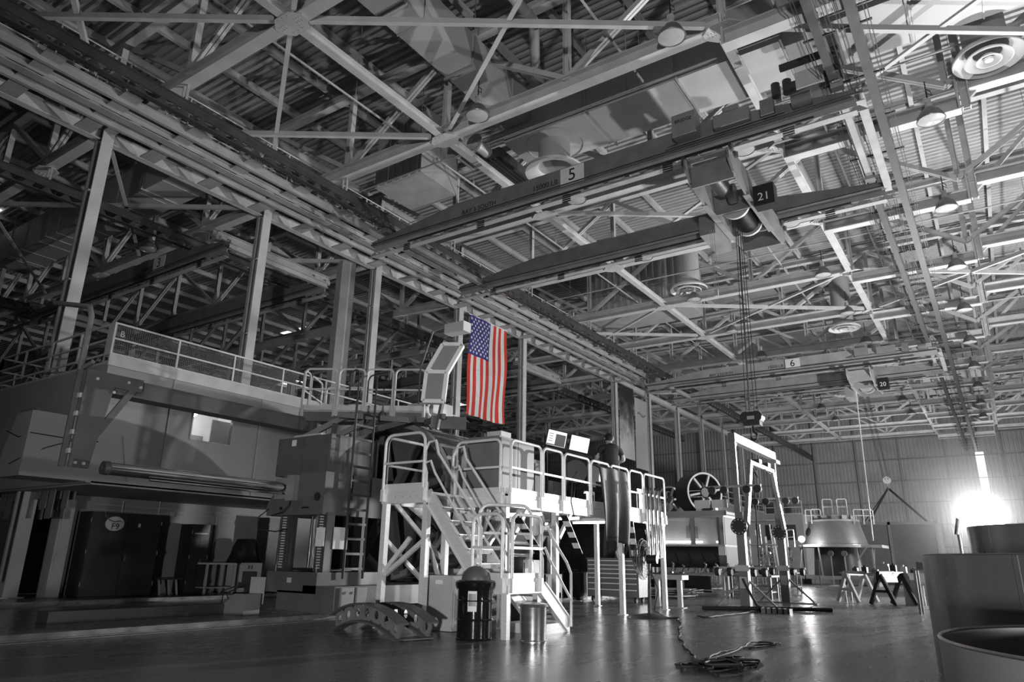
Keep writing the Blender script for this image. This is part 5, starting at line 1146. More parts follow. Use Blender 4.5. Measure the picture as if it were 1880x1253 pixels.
def banner_mat():
    m = bpy.data.materials.new('printed_banner'); m.use_nodes = True; nt = m.node_tree; b = nt.nodes['Principled BSDF']; b.inputs['Roughness'].default_value = 0.7
    tc = nt.nodes.new('ShaderNodeTexCoord'); sp = nt.nodes.new('ShaderNodeSeparateXYZ'); nt.links.new(tc.outputs['Object'], sp.inputs[0])
    nz = nt.nodes.new('ShaderNodeTexNoise'); nz.inputs['Scale'].default_value = 1.3; nz.inputs['Detail'].default_value = 6; nt.links.new(tc.outputs['Object'], nz.inputs['Vector'])
    mr = nt.nodes.new('ShaderNodeMath'); mr.operation = 'MULTIPLY_ADD'; mr.inputs[1].default_value = -0.22; mr.inputs[2].default_value = 0.75; nt.links.new(sp.outputs[2], mr.inputs[0])
    ad = nt.nodes.new('ShaderNodeMath'); ad.operation = 'ADD'; nt.links.new(mr.outputs[0], ad.inputs[0]); nt.links.new(nz.outputs[0], ad.inputs[1])
    cr = nt.nodes.new('ShaderNodeValToRGB'); e = cr.color_ramp.elements; e[0].position = 0.28; e[0].color = (0.02, 0.02, 0.02, 1); e[1].position = 0.95; e[1].color = (0.5, 0.5, 0.5, 1)
    n = cr.color_ramp.elements.new(0.55); n.color = (0.10, 0.10, 0.10, 1)
    nt.links.new(ad.outputs[0], cr.inputs[0]); nt.links.new(cr.outputs[0], b.inputs['Base Color']); return m
M['banner'] = banner_mat()
def banner(y0, y1, z0, z1, m, lab, text=None):
    r = T('banner', lab, 'banner', (CX + 0.25, y0, z0)); b = MB(); n = 24; vs = []
    for i in range(n + 1):
        v = i / n
        for k in range(9): u = k / 8; vs.append((0.02 * math.sin(u * 8 + v * 5), (y1 - y0) * u, (z1 - z0) * (1 - v)))
    b.add(vs, [(i * 9 + k, i * 9 + k + 1, i * 9 + k + 10, i * 9 + k + 9) for i in range(n) for k in range(8)]); c = O('cloth', b, m, r, True)
    b = MB(); b.tube([(0, 0, z1 - z0), (0, y1 - y0, z1 - z0)], 0.04, 8); O('top_rod', b, 'steel2', r)
    for y in (0.1, y1 - y0 - 0.1): b = MB(); b.bar((0, y, z1 - z0), (-0.12, y, 13.98 - z0), 0.015); O('tie', b, 'steel2', r)
    return r
banner(46.3, 48.8, 8.4, 13.9, 'banner', 'dark printed banner with a bright cloudy lower half behind the person')
r = banner(49.0, 51.3, 7.9, 13.3, 'cloth', 'plain pale banner to the right of the dark printed banner')
b = MB(); 
for k in range(7): b.bar((0.04, 0.5 + k * 0.2, 4.2 + 0.12 * math.sin(k)), (0.04, 0.7 + k * 0.2, 4.2 + 0.12 * math.sin(k + 1)), 0.02, 0.12)
O('faint_print', b, 'grey', r)

# vertical boxed duct beside the third column
b = MB(); b.prism([(CX - 1.35 + 0.45 * math.cos(PI / 8 + k * PI / 4), 20.7 + 0.45 * math.sin(PI / 8 + k * PI / 4)) for k in range(8)], 'Z', 5.84, 14.3)
for z in (7.2, 9.6, 12.0): b.prism([(CX - 1.35 + 0.47 * math.cos(PI / 8 + k * PI / 4), 20.7 + 0.47 * math.sin(PI / 8 + k * PI / 4)) for k in range(8)], 'Z', z, z + 0.05)
one('vertical_duct', b, 'steel2', 'tall many sided vertical duct with seams beside the third column', 'duct')

# ------------------------------------------------------------------ gantry frame with lamps
r = T('test_gantry', 'tall open gantry frame of two pillars with a top beam and round black dials', 'gantry', (-6.15, 20.7, 0))
for y, zt in ((20.7, 4.85), (25.1, 4.85)):
    b = MB(); b.b2((-6.28, y - 0.13, 0.02), (-6.02, y + 0.13, 1.15)); b.b2((-6.26, y - 0.11, 1.15), (-6.04, y + 0.11, 2.6)); p = OW('pillar', b, 'gantry', r)
    b = MB(); b.b2((-7.1, y - 0.18, 0), (-5.2, y + 0.18, 0.03)); OW('foot_plate', b, 'steel2', r)
    for s in (-1, 1): b = MB(); b.bar((-6.15 + 0.1 * s, y, 0.75), (-6.15 + 0.85 * s, y, 0.04), 0.05, 0.05); OW('foot_brace', b, 'grey', r)
    b = MB(); b.b2((-6.34, y - 0.2, 1.0), (-5.96, y - 0.13, 1.16)); b.b2((-6.25, y - 0.16, 0.55), (-6.05, y - 0.13, 0.85)); OW('cover_plate', b, 'ltgrey', p)
    b = MB(); b.tube([(-6.15, y - 0.14, 2.2), (-6.15, y - 0.2, 2.2)], 0.23, 28); d = OW('dial', b, 'black', r, True)
    b = MB()
    for k in range(12): a = 2 * PI * k / 12; c = (-6.15 + 0.19 * math.cos(a), y - 0.2, 2.2 + 0.19 * math.sin(a)); b.tube([c, (c[0], y - 0.207, c[2])], 0.02, 8)
    OW('dial_marks', b, 'ltgrey', d)
    b = MB(); b.b2((-6.28, y - 0.06, 2.6), (-6.12, y + 0.06, zt)); OW('mast', b, 'gantry', r)
    for z, n0 in ((3.32, 4), (1.08, 4)):
        b = MB(); b.tube([(-6.95, y - 0.16, z), (-5.45, y - 0.16, z)], 0.035, 10); cb = OW('cross_bar', b, 'steel2', r)
        for x in (-6.85, -6.5, -5.85, -5.55): b = MB(); b.lathe([(0.001, -0.06), (0.11, -0.06), (0.12, 0.0), (0.11, 0.06), (0.001, 0.06)], (x, y - 0.16, z - 0.1), 16, 'X' if z < 2 else 'Y'); OW('roller', b, 'rubber', cb, True)
b = MB(); b.b2((-6.3, 20.6, 4.62), (-6.1, 25.2, 4.88)); b.bar((-6.2, 20.65, 4.3), (-6.2, 21.0, 4.65), 0.08); b.b2((-6.35, 25.0, 4.5), (-6.05, 25.5, 4.62)); OW('top_beam', b, 'gantry', r)
b = MB(); b.bar((-6.0, 20.75, 2.3), (-6.0, 21.6, 4.15), 0.1, 0.2); b.bar((-6.0, 21.6, 4.12), (-6.0, 24.1, 4.12), 0.1, 0.12); b.bar((-6.0, 24.1, 4.15), (-6.0, 25.0, 2.3), 0.1, 0.2); b.bar((-5.94, 20.75, 2.3), (-5.94, 21.6, 4.15), 0.02, 0.22); OW('inner_frame', b, 'gantry', r)
b = MB(); b.tube([(-6.0, 21.8, 4.1), (-5.9, 22.0, 3.7), (-6.1, 22.4, 3.9), (-6.0, 22.8, 4.15), (-5.9, 23.4, 3.95), (-6.0, 24.0, 4.1)], 0.02, 6); b.tube([(-6.15, 20.5, 0.8), (-6.0, 20.45, 0.5), (-5.75, 20.3, 0.12), (-5.5, 20.2, 0.03)], 0.035, 8); OW('cable', b, 'rubber', r)
for y in (22.3, 23.3): b = MB(); b.b2((-6.1, y, 4.18), (-5.9, y + 0.3, 4.3)); OW('actuator', b, 'mach_dk', r)
# hook block and its ropes
r = T('hook_block', 'black hook block hanging on wire ropes over the gantry beam', 'hook block', (-5.45, 20.3, 4.9))
b = MB(); b.b2((-5.68, 20.12, 4.95), (-5.22, 20.42, 5.35)); b.tube([(-5.6, 20.1, 5.2), (-5.6, 20.44, 5.2)], 0.16, 14); b.tube([(-5.3, 20.1, 5.2), (-5.3, 20.44, 5.2)], 0.16, 14); OW('sheave_case', b, 'mach_dk', r)
b = MB(); b.b2((-5.55, 20.08, 5.12), (-5.35, 20.1, 5.22)); OW('label', b, 'ltgrey', r)
b = MB(); b.tube([(-5.45, 20.28, 4.95), (-5.45, 20.28, 4.8), (-5.36, 20.28, 4.7), (-5.38, 20.28, 4.58), (-5.47, 20.28, 4.55), (-5.54, 20.28, 4.63)], 0.035, 8); OW('hook', b, 'black', r, True)
for x in (-5.62, -5.52, -5.38, -5.28): b = MB(); b.tube([(x, 20.28, 5.3), (x * 0.5 - 2.7, 20.5, 11.6)], 0.011, 5); OW('wire_rope', b, 'black', r)
b = MB()
for x in (-6.25, -6.2, -6.13): b.tube([(x, 20.2, 11.3), (x + 0.02, 20.2, 9.2)], 0.008, 4)
b.box((-6.19, 20.2, 9.15), (0.12, 0.06, 0.2)); one('pendant_control', b, 'ltgrey', 'hanging pendant cables left of the hoist trolley numbered 21', 'pendant')
b = MB(); b.tube([(-6.22, 47.0, 12.0), (-6.35, 47.0, 2.6)], 0.035, 6); OW('hanging_cable', b, 'paint_white', TR20)
b = MB(); b.tube([(-7.3, 27.46, 14.4), (-7.6, 27.5, 0.9)], 0.03, 6); one('drop_cable', b, 'rubber', 'thin black cable dropping from the roof past the gantry to the work station', 'cable')

# ------------------------------------------------------------------ second work station behind the platform
r = T('tool_bench', 'long cluttered bench with a dark skirt below, beyond the platform', 'bench', (-9.7, 28.0, 0)); 
b = MB(); b.b2((-12.4, 27.5, 0.74), (-7.2, 28.6, 0.8)); OW('bench_top', b, 'steel2', r)
for x in (-12.3, -10.6, -9.0, -7.3):
    for y in (27.6, 28.5): b = MB(); b.b2((x - 0.04, y - 0.04, 0), (x + 0.04, y + 0.04, 0.74)); OW('leg', b, 'steel2', r)
b = MB(); b.b2((-12.3, 27.9, 0.12), (-9.6, 27.95, 0.72)); OW('skirt', b, 'black', r)
b = MB(); b.b2((-12.3, 27.6, 0.2), (-7.3, 28.5, 0.23)); OW('shelf', b, 'steel2', r)
random.seed(5)
words_ = ['nearest the gantry', 'next along from the gantry', 'third from the gantry', 'fourth from the gantry', 'fifth from the gantry', 'sixth from the gantry', 'seventh from the gantry', 'eighth from the gantry', 'ninth from the gantry', 'tenth from the gantry', 'at the platform end', 'last but one at the platform end']
for k in range(10):
    x = -7.6 - 0.44 * k; b = MB(); h = random.uniform(0.16, 0.36); b.bar((x, 27.75, 0.8), (x + 0.12, 27.75, 0.8 + h), 0.06, 0.05); b.bar((x + 0.12, 27.75, 0.8 + h), (x + 0.02, 27.8, 0.8 + h + 0.06), 0.05); b.box((x, 27.75, 0.83), (0.14, 0.14, 0.06)); one('bench_clamp', b, 'copper', 'small bright clamp on the long bench, %s' % words_[k], 'clamp', 'clamps on the long bench')
b = MB(); b.b2((-8.6, 28.1, 0.8), (-8.0, 28.5, 1.05)); one('drawer_box', b, 'ltgrey', 'small pale ribbed box at the gantry end of the long bench', 'box')
r = T('curing_station', 'white lit enclosure with a dark blanket roll and spoked drums on top', 'work station', (-10.6, 29.0, 0))
b = MB(); b.tube([(-13.2, 29.0, 1.42), (-9.4, 29.0, 1.42)], 0.42, 24); OW('blanket_roll', b, 'mach_dk', r, True)
b = MB()
for k in range(7): x = -12.9 + 0.55 * k; b.tube([(x, 28.55, 1.62), (x + 0.14, 28.52, 1.25), (x - 0.05, 28.6, 0.9)], 0.02, 6)
OW('strap', b, 'black', r)
b = MB(); b.b2((-9.4, 28.46, 1.5), (-9.12, 28.5, 1.85)); OW('notice', b, 'paper', r)
b = MB(); b.b2((-13.2, 30.4, 1.85), (-9.1, 30.5, 3.0)); b.b2((-13.2, 28.4, 2.95), (-9.1, 30.5, 3.05)); b.b2((-13.2, 28.4, 1.83), (-9.1, 30.4, 1.9)); OW('enclosure', b, 'ltgrey', r); b = MB(); b.b2((-9.4, 28.5, 1.0), (-9.1, 30.4, 2.94)); OW('end_panel', b, 'gantry', r)
for x in (-13.1, -10.4, -9.2): b = MB(); b.b2((x - 0.08, 28.4, 1.9), (x + 0.08, 28.5, 2.95)); OW('upright', b, 'steel2', r)
for x0 in (-12.9, -10.0):
    b = MB(); b.tube([(x0, 30.1, 2.05), (x0 + (2.3 if x0 < -11 else 0.5), 30.1, 2.05)], 0.03, 8); OW('fluorescent_tube', b, 'tube', r)
b = MB(); b.b2((-11.4, 30.36, 2.2), (-10.9, 30.4, 2.7)); OW('small_window', b, 'grey', r)
b = MB(); b.b2((-13.4, 28.2, 3.05), (-8.9, 30.8, 3.15)); b.b2((-13.4, 28.18, 3.0), (-8.9, 28.22, 3.2)); OW('top_deck', b, 'steel2', r)
for x, y, h in ((-13.1, 28.5, 1.85), (-9.28, 28.78, 1.2), (-13.1, 30.4, 1.85), (-9.2, 30.4, 1.0)): b = MB(); b.b2((x - 0.1, y - 0.1, 0), (x + 0.1, y + 0.1, h)); OW('support_leg', b, 'steel2', r)
def drum(c, R, wd, ang, lab):
    r = T('spoked_drum', lab, 'drum', tuple(c), group='spoked drums on the station'); rt = Matrix.Rotation(ang, 3, 'Z')
    def rotv(b): b.v = [tuple(rt @ Vector(v)) for v in b.v]; return b
    b = MB(); b.lathe([(R - 0.1, -wd), (R, -wd), (R, wd), (R - 0.1, wd), (R - 0.1, -wd)], n=44, axis='X'); O('shell', rotv(b), 'mach_dk', r, True)
    b = MB(); b.lathe([(R - 0.08, wd), (R - 0.01, wd), (R - 0.01, wd + 0.03), (R - 0.08, wd + 0.03), (R - 0.08, wd)], n=44, axis='X'); O('rim', rotv(b), 'ltgrey', r, True)
    b = MB(); b.lathe([(0.001, wd - 0.05), (R * 0.22, wd - 0.05), (R * 0.22, wd + 0.04), (0.001, wd + 0.04)], n=24, axis='X'); O('hub', rotv(b), 'mach', r, True)
    for k in range(6): a = PI * k / 3 + 0.2; b = MB(); b.bar((wd, R * 0.3 * math.cos(a), R * 0.3 * math.sin(a)), (wd, (R - 0.1) * math.cos(a), (R - 0.1) * math.sin(a)), 0.08, 0.1, up=(1, 0, 0)); O('spoke', rotv(b), 'steel2', r)
    b = MB(); b.b2((-0.2, -0.3, -R - 0.02), (0.2, 0.3, -R + 0.12)); O('saddle', rotv(b), 'steel2', r)
    return r
drum((-10.4, 29.4, 4.0), 0.84, 0.46, math.radians(-38), 'larger spoked drum with dark rim on top of the lit station')
drum((-12.1, 30.1, 3.8), 0.62, 0.25, math.radians(-38), 'smaller spoked drum behind the larger one on the lit station')
for k, x in enumerate((-9.85, -9.15)): b = MB(); b.b2((x - 0.33, 28.24, 3.3), (x + 0.3, 28.28, 3.62)); b.b2((x - 0.3, 28.28, 3.15), (x - 0.2, 28.6, 3.4)); one('printed_plate', b, 'paper', ['pale plate under the larger drum, the one further from the gantry', 'pale plate under the larger drum, the one nearer the gantry'][k], 'plate')
for k in range(8):
    a = MB(); x = -8.2 + 0.0 * k
b = MB(); b.b2((-8.45, 19.6, 0.74), (-7.55, 20.1, 0.86)); b.b2((-8.4, 19.7, 0), (-8.28, 19.82, 0.74)); b.b2((-7.75, 19.7, 0), (-7.63, 19.82, 0.74)); b.b2((-8.5, 19.6, 0), (-7.55, 19.9, 0.02)); one('stand_table', b, 'steel2', 'plain steel stand with a dark top behind the pedestal fan', 'stand')
b = MB(); random.seed(3)
for k in range(6): b.box((-10.6 + random.uniform(-0.3, 0.3), 25.6 + random.uniform(-0.4, 0.4), 0.05 + 0.05 * k), (2.2, 1.3, 0.02), Matrix.Rotation(random.uniform(-0.3, 0.3), 3, 'Z') @ Matrix.Rotation(random.uniform(-0.03, 0.03), 3, 'X'))
one('sheet_pile', b, 'ltgrey', 'flat pile of pale sheets on the floor behind the fan', 'pile')

# ------------------------------------------------------------------ far office block, racks and lamps
r = T('office_block', 'distant pale office block with roof railing, brightly lit, beyond the drums', 'building', (-18, 56, 0)); r['kind'] = 'thing'
b = MB(); b.b2((-24, 56.0, 0), (-18, 68, 5.6)); OW('walls', b, 'office', r)
b = MB(); b.b2((-24.1, 55.9, 5.6), (-17.9, 68.1, 5.75)); OW('roof_edge', b, 'steel2', r)
for k, y in enumerate((57.2, 59.6, 62.0, 65.0)): b = MB(); b.b2((-18, y, 3.4), (-17.97, y + 0.8, 4.6)); OW('window', b, 'glass_dk', r)
for k, x in enumerate((-22.5, -20.2)): b = MB(); b.b2((x, 55.97, 2.9), (x + 1.3, 56.0, 4.9)); OW('window', b, 'glass_dk', r)
b = MB(); b.b2((-18, 58, 0), (-17.97, 59, 2.1)); OW('door', b, 'grey', r)
rail_run((-17.95, 56.0), (-17.95, 68), r, 5.75, 7, 0, 1.0); rail_run((-24, 56.0), (-18, 56.0), r, 5.75, 4, 0, 1.0)
r = T('office_block', 'darker office block behind the gantry with a railed roof', 'building', (-17, 72, 0)); r['kind'] = 'thing'
b = MB(); b.b2((-24, 72.0, 0), (-15.5, 84, 5.8)); OW('walls', b, 'office_lo', r)
for k in range(2): b = MB(); b.b2((-19.8 + 2.2 * k, 71.97, 3.4), (-18.4 + 2.2 * k, 72.0, 4.8)); OW('window', b, 'glass_dk', r)
rail_run((-23.9, 72.0), (-15.5, 72.0), r, 5.8, 5, 0, 1.2)
# storage racks with bright lit uprights
r = T('pipe_rack', 'open rack of bright vertical pipes and frames behind the gantry', 'rack', (-12.6, 42, 0))
random.seed(9)
for k in range(16):
    x = -14.6 + 0.27 * k; b = MB(); b.tube([(x, 42 + random.uniform(-0.6, 0.6), 0.1), (x + random.uniform(-0.15, 0.15), 42 + random.uniform(-0.6, 0.6), random.uniform(2.4, 3.4))], random.uniform(0.03, 0.09), 8); OW('pipe', b, 'paint_white' if k % 2 else 'copper', r)
b = MB()
for z in (0.9, 2.2, 3.5): b.b2((-14.9, 41.3, z), (-10.2, 42.7, z + 0.06))
for x in (-14.9, -12.5, -10.2):
    for y in (41.3, 42.7): b.bar((x, y, 0), (x, y, 3.5), 0.09)
OW('shelf_frame', b, 'steel2', r)
b = MB(); b.bar((-13.0, 41.2, 3.3), (-11.9, 41.2, 1.9), 0.07); b.bar((-13.0, 41.2, 1.9), (-11.9, 41.2, 3.3), 0.07); OW('cross_brace', b, 'paint_white', r)
for k, (x, y, lab) in enumerate(((-12.1, 36.0, 'steel drum under a small shelf behind the gantry pillar'), (-11.2, 36.3, 'dark steel drum beside the other drum behind the gantry'))):
    b = MB(); b.lathe([(0.001, 0.75), (0.3, 0.75), (0.31, 0.78), (0.3, 0.8), (0.3, 1.1), (0.31, 1.12), (0.3, 1.14), (0.3, 1.6), (0.001, 1.6)], (x, y, 0), 22); one('storage_drum', b, ['stain', 'mach_dk'][k], lab, 'drum', smooth=True)
r = T('low_table', 'low steel table carrying two drums behind the gantry', 'table', (-11.6, 36.2, 0))
b = MB(); b.b2((-12.8, 35.6, 0.7), (-10.5, 36.8, 0.75)); OW('table_top', b, 'steel2', r)
for x in (-12.7, -10.6):
    for y in (35.7, 36.7): b = MB(); b.b2((x - 0.04, y - 0.04, 0), (x + 0.04, y + 0.04, 0.7)); OW('leg', b, 'steel2', r)
for k, (x, y, w, h, lab) in enumerate(((-9.2, 32.0, 1.1, 1.0, 'open pipe trolley right of the long bench, nearer the gantry'), (-10.8, 33.4, 1.2, 1.0, 'open pipe trolley further back beyond the long bench'), (-8.2, 33.0, 0.6, 0.85, 'small wheeled frame between the gantry pillars'))):
    b = MB()
    for dx in (0, w):
        for dy in (0, 0.7): b.bar((x + dx, y + dy, 0.08), (x + dx, y + dy, h), 0.05)
    for z in (0.3, h):
        for dy in (0, 0.7): b.bar((x, y + dy, z), (x + w, y + dy, z), 0.045)
        for dx in (0, w): b.bar((x + dx, y, z), (x + dx, y + 0.7, z), 0.045)
    for dx in (0, w):
        for dy in (0, 0.7): b.lathe([(0.001, -0.02), (0.05, -0.02), (0.05, 0.02), (0.001, 0.02)], (x + dx, y + dy, 0.05), 10, 'X')
    b.b2((x + 0.1, y + 0.1, h - 0.02), (x + w - 0.1, y + 0.6, h + 0.14)); one('pipe_trolley', b, 'steel2', lab, 'trolley', 'pipe trolleys behind the gantry')
r = T('work_lamp', 'small dazzling work lamp on a thin stand left of the capsule', 'lamp', (-10.75, 49.0, 0))
b = MB(); b.tube([(-10.75, 49.0, 0), (-10.75, 49.0, 2.55)], 0.03, 8); b.lathe([(0.001, 0.0), (0.35, 0.0), (0.35, 0.03), (0.001, 0.05)], (-10.75, 49.0, 0), 16); OW('stand', b, 'black', r)
b = MB(); b.lathe([(0.19 * math.sin(PI * t / 12) + 0.001, -0.19 * math.cos(PI * t / 12)) for t in range(13)], (-10.75, 49.0, 2.76), 20); OW('bulb', b, 'bulb', r, True)
for k, x in enumerate((-10.2, -9.0)):
    b = MB(); b.lathe([(0.001, 0), (0.3, 0), (0.3, 0.03), (0.03, 0.06), (0.03, 1.4), (0.001, 1.4)], (x, 43.6 + k, 0), 18); b.box((x, 43.6 + k, 1.45), (0.2, 0.1, 0.12)); one('barrier_post', b, 'grey', ['thin floor post nearer the gantry before the capsule', 'thin floor post under the capsule table edge'][k], 'post', 'floor posts by the capsule')

# ------------------------------------------------------------------ conical capsule on its stand
CC = Vector((-9.2, 51.6, 0)); CP = r = T('capsule', 'pale metal conical capsule shell with a round port', 'capsule', (CC.x, CC.y, 2.45))
b = MB(); b.lathe([(1.9, 0.0), (1.98, 0.0), (1.98, 0.06), (1.9, 0.1), (1.52, 1.5), (1.5, 1.54), (1.3, 1.58), (1.28, 1.8), (0.001, 1.85)], n=56); O('shell', b, 'capsule', r, True)
b = MB(); b.lathe([(1.52, 1.48), (1.56, 1.5), (1.54, 1.58), (1.44, 1.6)], n=56); O('top_ring', b, 'ltgrey', r, True)
for k in range(14): a = 2 * PI * k / 14; b = MB(); b.box((1.36 * math.cos(a), 1.36 * math.sin(a), 1.72), (0.1, 0.34, 0.26), Matrix.Rotation(a, 3, 'Z')); O('top_block', b, 'steel2', r)
a = math.radians(-146); b = MB(); sl = Vector((math.cos(a), math.sin(a), 0.27)).normalized(); p = Vector((1.72 * math.cos(a), 1.72 * math.sin(a), 0.8)); b.tube([p - sl * 0.05, p + sl * 0.09], 0.26, 20); O('port', b, 'ink', r, True)
r = T('capsule_stand', 'raised steel table stand with railings around the capsule', 'stand', (CC.x, CC.y, 0))
b = MB(); b.lathe([(2.35, 2.3), (2.35, 2.44), (1.2, 2.44), (1.2, 2.3), (2.35, 2.3)], tuple(CC), 48); b.b2((CC.x + 1.0, CC.y - 1.6, 2.28), (CC.x + 2.9, CC.y + 1.4, 2.45)); OW('ring_table', b, 'ltgrey', r, True)
for k in range(6):
    a = PI * k / 3 + 0.2; b = MB(); b.bar((CC.x + 2.0 * math.cos(a), CC.y + 2.0 * math.sin(a), 0.55), (CC.x + 2.2 * math.cos(a), CC.y + 2.2 * math.sin(a), 2.3), 0.09); OW('leg', b, 'steel2', r)
b = MB(); b.bar((CC.x + 0.8, CC.y - 1.7, 0.6), (CC.x + 2.0, CC.y - 1.6, 2.28), 0.08); b.bar((CC.x + 2.3, CC.y - 1.5, 0.0), (CC.x + 2.3, CC.y - 1.5, 2.28), 0.1); b.bar((CC.x - 2.2, CC.y - 1.0, 0.55), (CC.x - 1.9, CC.y - 1.1, 2.3), 0.07); OW('brace', b, 'steel2', r)
b = MB(); b.b2((CC.x - 2.4, CC.y - 2.0, 0.35), (CC.x + 2.6, CC.y + 2.0, 0.55)); b.b2((CC.x - 2.3, CC.y - 1.9, 0), (CC.x - 1.9, CC.y + 1.9, 0.35)); b.b2((CC.x + 0.0, CC.y - 1.9, 0), (CC.x + 0.3, CC.y + 1.9, 0.35)); b.b2((CC.x + 2.1, CC.y - 1.9, 0), (CC.x + 2.5, CC.y + 1.9, 0.35)); OW('base_frame', b, 'steel2', r)
b = MB(); b.lathe([(1.5, 0.55), (1.35, 2.3)], tuple(CC), 40); OW('inner_drum', b, 'mach_dk', r, True)
for (x, y, z) in ((-0.4, -0.9, 4.35), (0.45, -0.75, 4.35), (1.4, -0.9, 3.9), (1.9, -0.5, 3.9), (-1.5, -1.0, 3.95), (-1.1, -1.2, 3.95)):
    hoop_obj((CC.x + x, CC.y + y, z), (CC.x + x + 0.55, CC.y + y + 0.2, z), 1.0 if z > 4 else 0.75, CP, 'paint_white', 0.035, 0.1)
hoop_obj((CC.x - 2.75, CC.y - 1.2, 2.45), (CC.x - 2.2, CC.y - 1.7, 2.45), 0.95, r, 'paint_white', 0.04, 0.12)
for k in range(2):
    x = CC.x + 0.1 + 0.75 * k; b = MB(); b.tube([(x, 48.9 + 0.2 * k, 0), (x, 48.9 + 0.2 * k, 1.75)], 0.035, 8); b.lathe([(0.001, -0.06), (0.17, -0.06), (0.17, 0.06), (0.001, 0.06)], (x, 48.9 + 0.2 * k, 1.9), 16, 'Y'); b.lathe([(0.001, 0), (0.3, 0), (0.25, 0.04), (0.001, 0.05)], (x, 48.9 + 0.2 * k, 0), 16); one('gauge_stand', b, 'steel2', ['round gauge on a thin floor stand below the capsule, nearer its port', 'round gauge on a thin floor stand below the capsule, farther from its port'][k], 'gauge stand')
random.seed(21); b = MB()
for k in range(130):
    x, y, z = random.uniform(-13.9, -11.9), random.uniform(50.0, 51.6), random.uniform(0.5, 2.3); b.box((x, y, z), (0.12, 0.12, 0.1), Matrix.Rotation(random.uniform(0, 3), 3, 'Z') @ Matrix.Rotation(random.uniform(0, 3), 3, 'X'))
for x in (-13.9, -12.9, -11.9): b.bar((x, 50.8, 0), (x, 50.8, 2.35), 0.08)
for z in (0.5, 1.1, 1.7, 2.3): b.b2((-13.95, 50.0, z - 0.05), (-11.85, 51.6, z))
one('parts_rack', b, 'copper', 'rack packed with small glittering parts left under the capsule', 'rack')
# hanging sheave, slings and the container
r = T('lifting_sheave', 'round pale pulley block hanging in front of the far wall', 'pulley', (-6.3, 56.9, 6.7))
b = MB(); b.tube([(-6.3, 56.85, 7.05), (-6.3, 57.0, 7.05)], 0.26, 28); OW('sheave', b, 'paint_white', r, True)
for s in (-0.09, 0.09): b = MB(); b.tube([(-6.3 + s, 56.84, 7.13), (-6.3 + s, 56.85, 7.13)], 0.035, 10); OW('bolt_hole', b, 'ink', r)
b = MB(); b.tube([(-6.3, 56.92, 6.82), (-6.3, 56.92, 6.6), (-6.2, 56.92, 6.5), (-6.3, 56.92, 6.42), (-6.37, 56.92, 6.5)], 0.035, 6); OW('hook', b, 'ltgrey', r)
for x in (-6.5, -6.42, -6.18, -6.1): b = MB(); b.tube([(x, 56.92, 7.1), (x - 0.25, 52.5, 13.4)], 0.012, 4); OW('wire_rope', b, 'black', r)
for q, e, lab in ((0, (-7.75, 56.8, 4.2), 'dark sling from the pulley block to the container corner beside the capsule'), (1, (-4.3, 59.0, 4.2), 'dark sling from the pulley block to the container corner nearest the bright lamp'), (2, (-8.6, 59.4, 4.1), 'thin dark sling behind, running down to the capsule railing')):
    b = MB(); b.bar((-6.3, 56.92, 6.5), e, 0.05 if q < 2 else 0.03, 0.14 if q < 2 else 0.05); one('lifting_sling', b, 'black', lab, 'sling', 'slings below the pulley block')
r = T('shipping_container', 'large plain grey steel container at the end of the bay', 'container', (-6.0, 58.2, 0))
b = MB(); b.b2((-8.9, 57.6, 0.15), (-3.7, 61.5, 4.05)); OW('body', b, 'container', r)
b = MB()
for x in (-8.9, -6.65, -3.75): b.b2((x - 0.08, 57.5, 0), (x + 0.1, 57.65, 4.2))
b.b2((-8.9, 57.5, 4.0), (-3.7, 57.65, 4.2)); b.b2((-8.9, 57.5, 0.1), (-3.7, 57.65, 0.3)); OW('corner_frame', b, 'grey', r)
# trestles and the table
r = T('trestle_table', 'cluttered trestle table between the capsule and the round tanks', 'table', (-3.6, 28.3, 0))
b = MB(); b.b2((-5.0, 28.0, 0.92), (-2.4, 29.3, 0.97)); OW('table_top', b, 'wood', r)
for x in (-4.9, -2.5):
    for y in (28.1, 29.2): b = MB(); b.bar((x, y, 0), (x, y, 0.92), 0.07); OW('leg', b, 'steel2', r)
random.seed(4)
for k in range(7):
    x = -4.6 + 0.3 * k; h = random.uniform(0.1, 0.32); b = MB(); b.b2((x, 28.2, 0.97), (x + random.uniform(0.14, 0.26), 28.6, 0.97 + h)); b.tube([(x + 0.05, 28.4, 0.97 + h), (x + 0.1, 28.4, 0.97 + h + 0.06)], 0.03, 8); one('bench_tool', b, ['mach', 'black', 'grey', 'ltgrey', 'mach_dk', 'paper', 'black'][k], 'small boxed tool on the trestle table, %s from the capsule side' % ORD[k], 'tool', 'tools on the trestle table')
def trestle(p, q, m, lab, h=0.95):
    r = T('saw_horse', lab, 'saw horse', ((p[0] + q[0]) / 2, (p[1] + q[1]) / 2, 0), group='saw horses'); P, Q = Vector((p[0], p[1], h)), Vector((q[0], q[1], h)); d = (Q - P).normalized(); n_ = Vector((-d.y, d.x, 0))
    b = MB(); b.bar(P, Q, 0.1, 0.14); OW('beam', b, m, r)
    for c in (P + d * 0.08, Q - d * 0.08):
        for s in (-1, 1): b = MB(); b.bar(c, c + n_ * (0.42 * s) - Vector((0, 0, h - 0.02)), 0.09, 0.11); OW('leg', b, m, r)
    b = MB(); e = Vector((0, 0, -h * 0.55)); b.bar(P + e - n_ * 0.2, P + e + n_ * 0.2, 0.05, 0.08); OW('tie_bar', b, m, r)
    return r
trestle((-4.75, 27.4), (-4.2, 28.3), 'ltgrey', 'pale saw horse with spread legs at the capsule end of the trestle table')
trestle((-3.55, 26.4), (-3.0, 27.6), 'black', 'black saw horse with a folded cloth, in front of the trestle table')
b = MB(); n = 14; vs = []
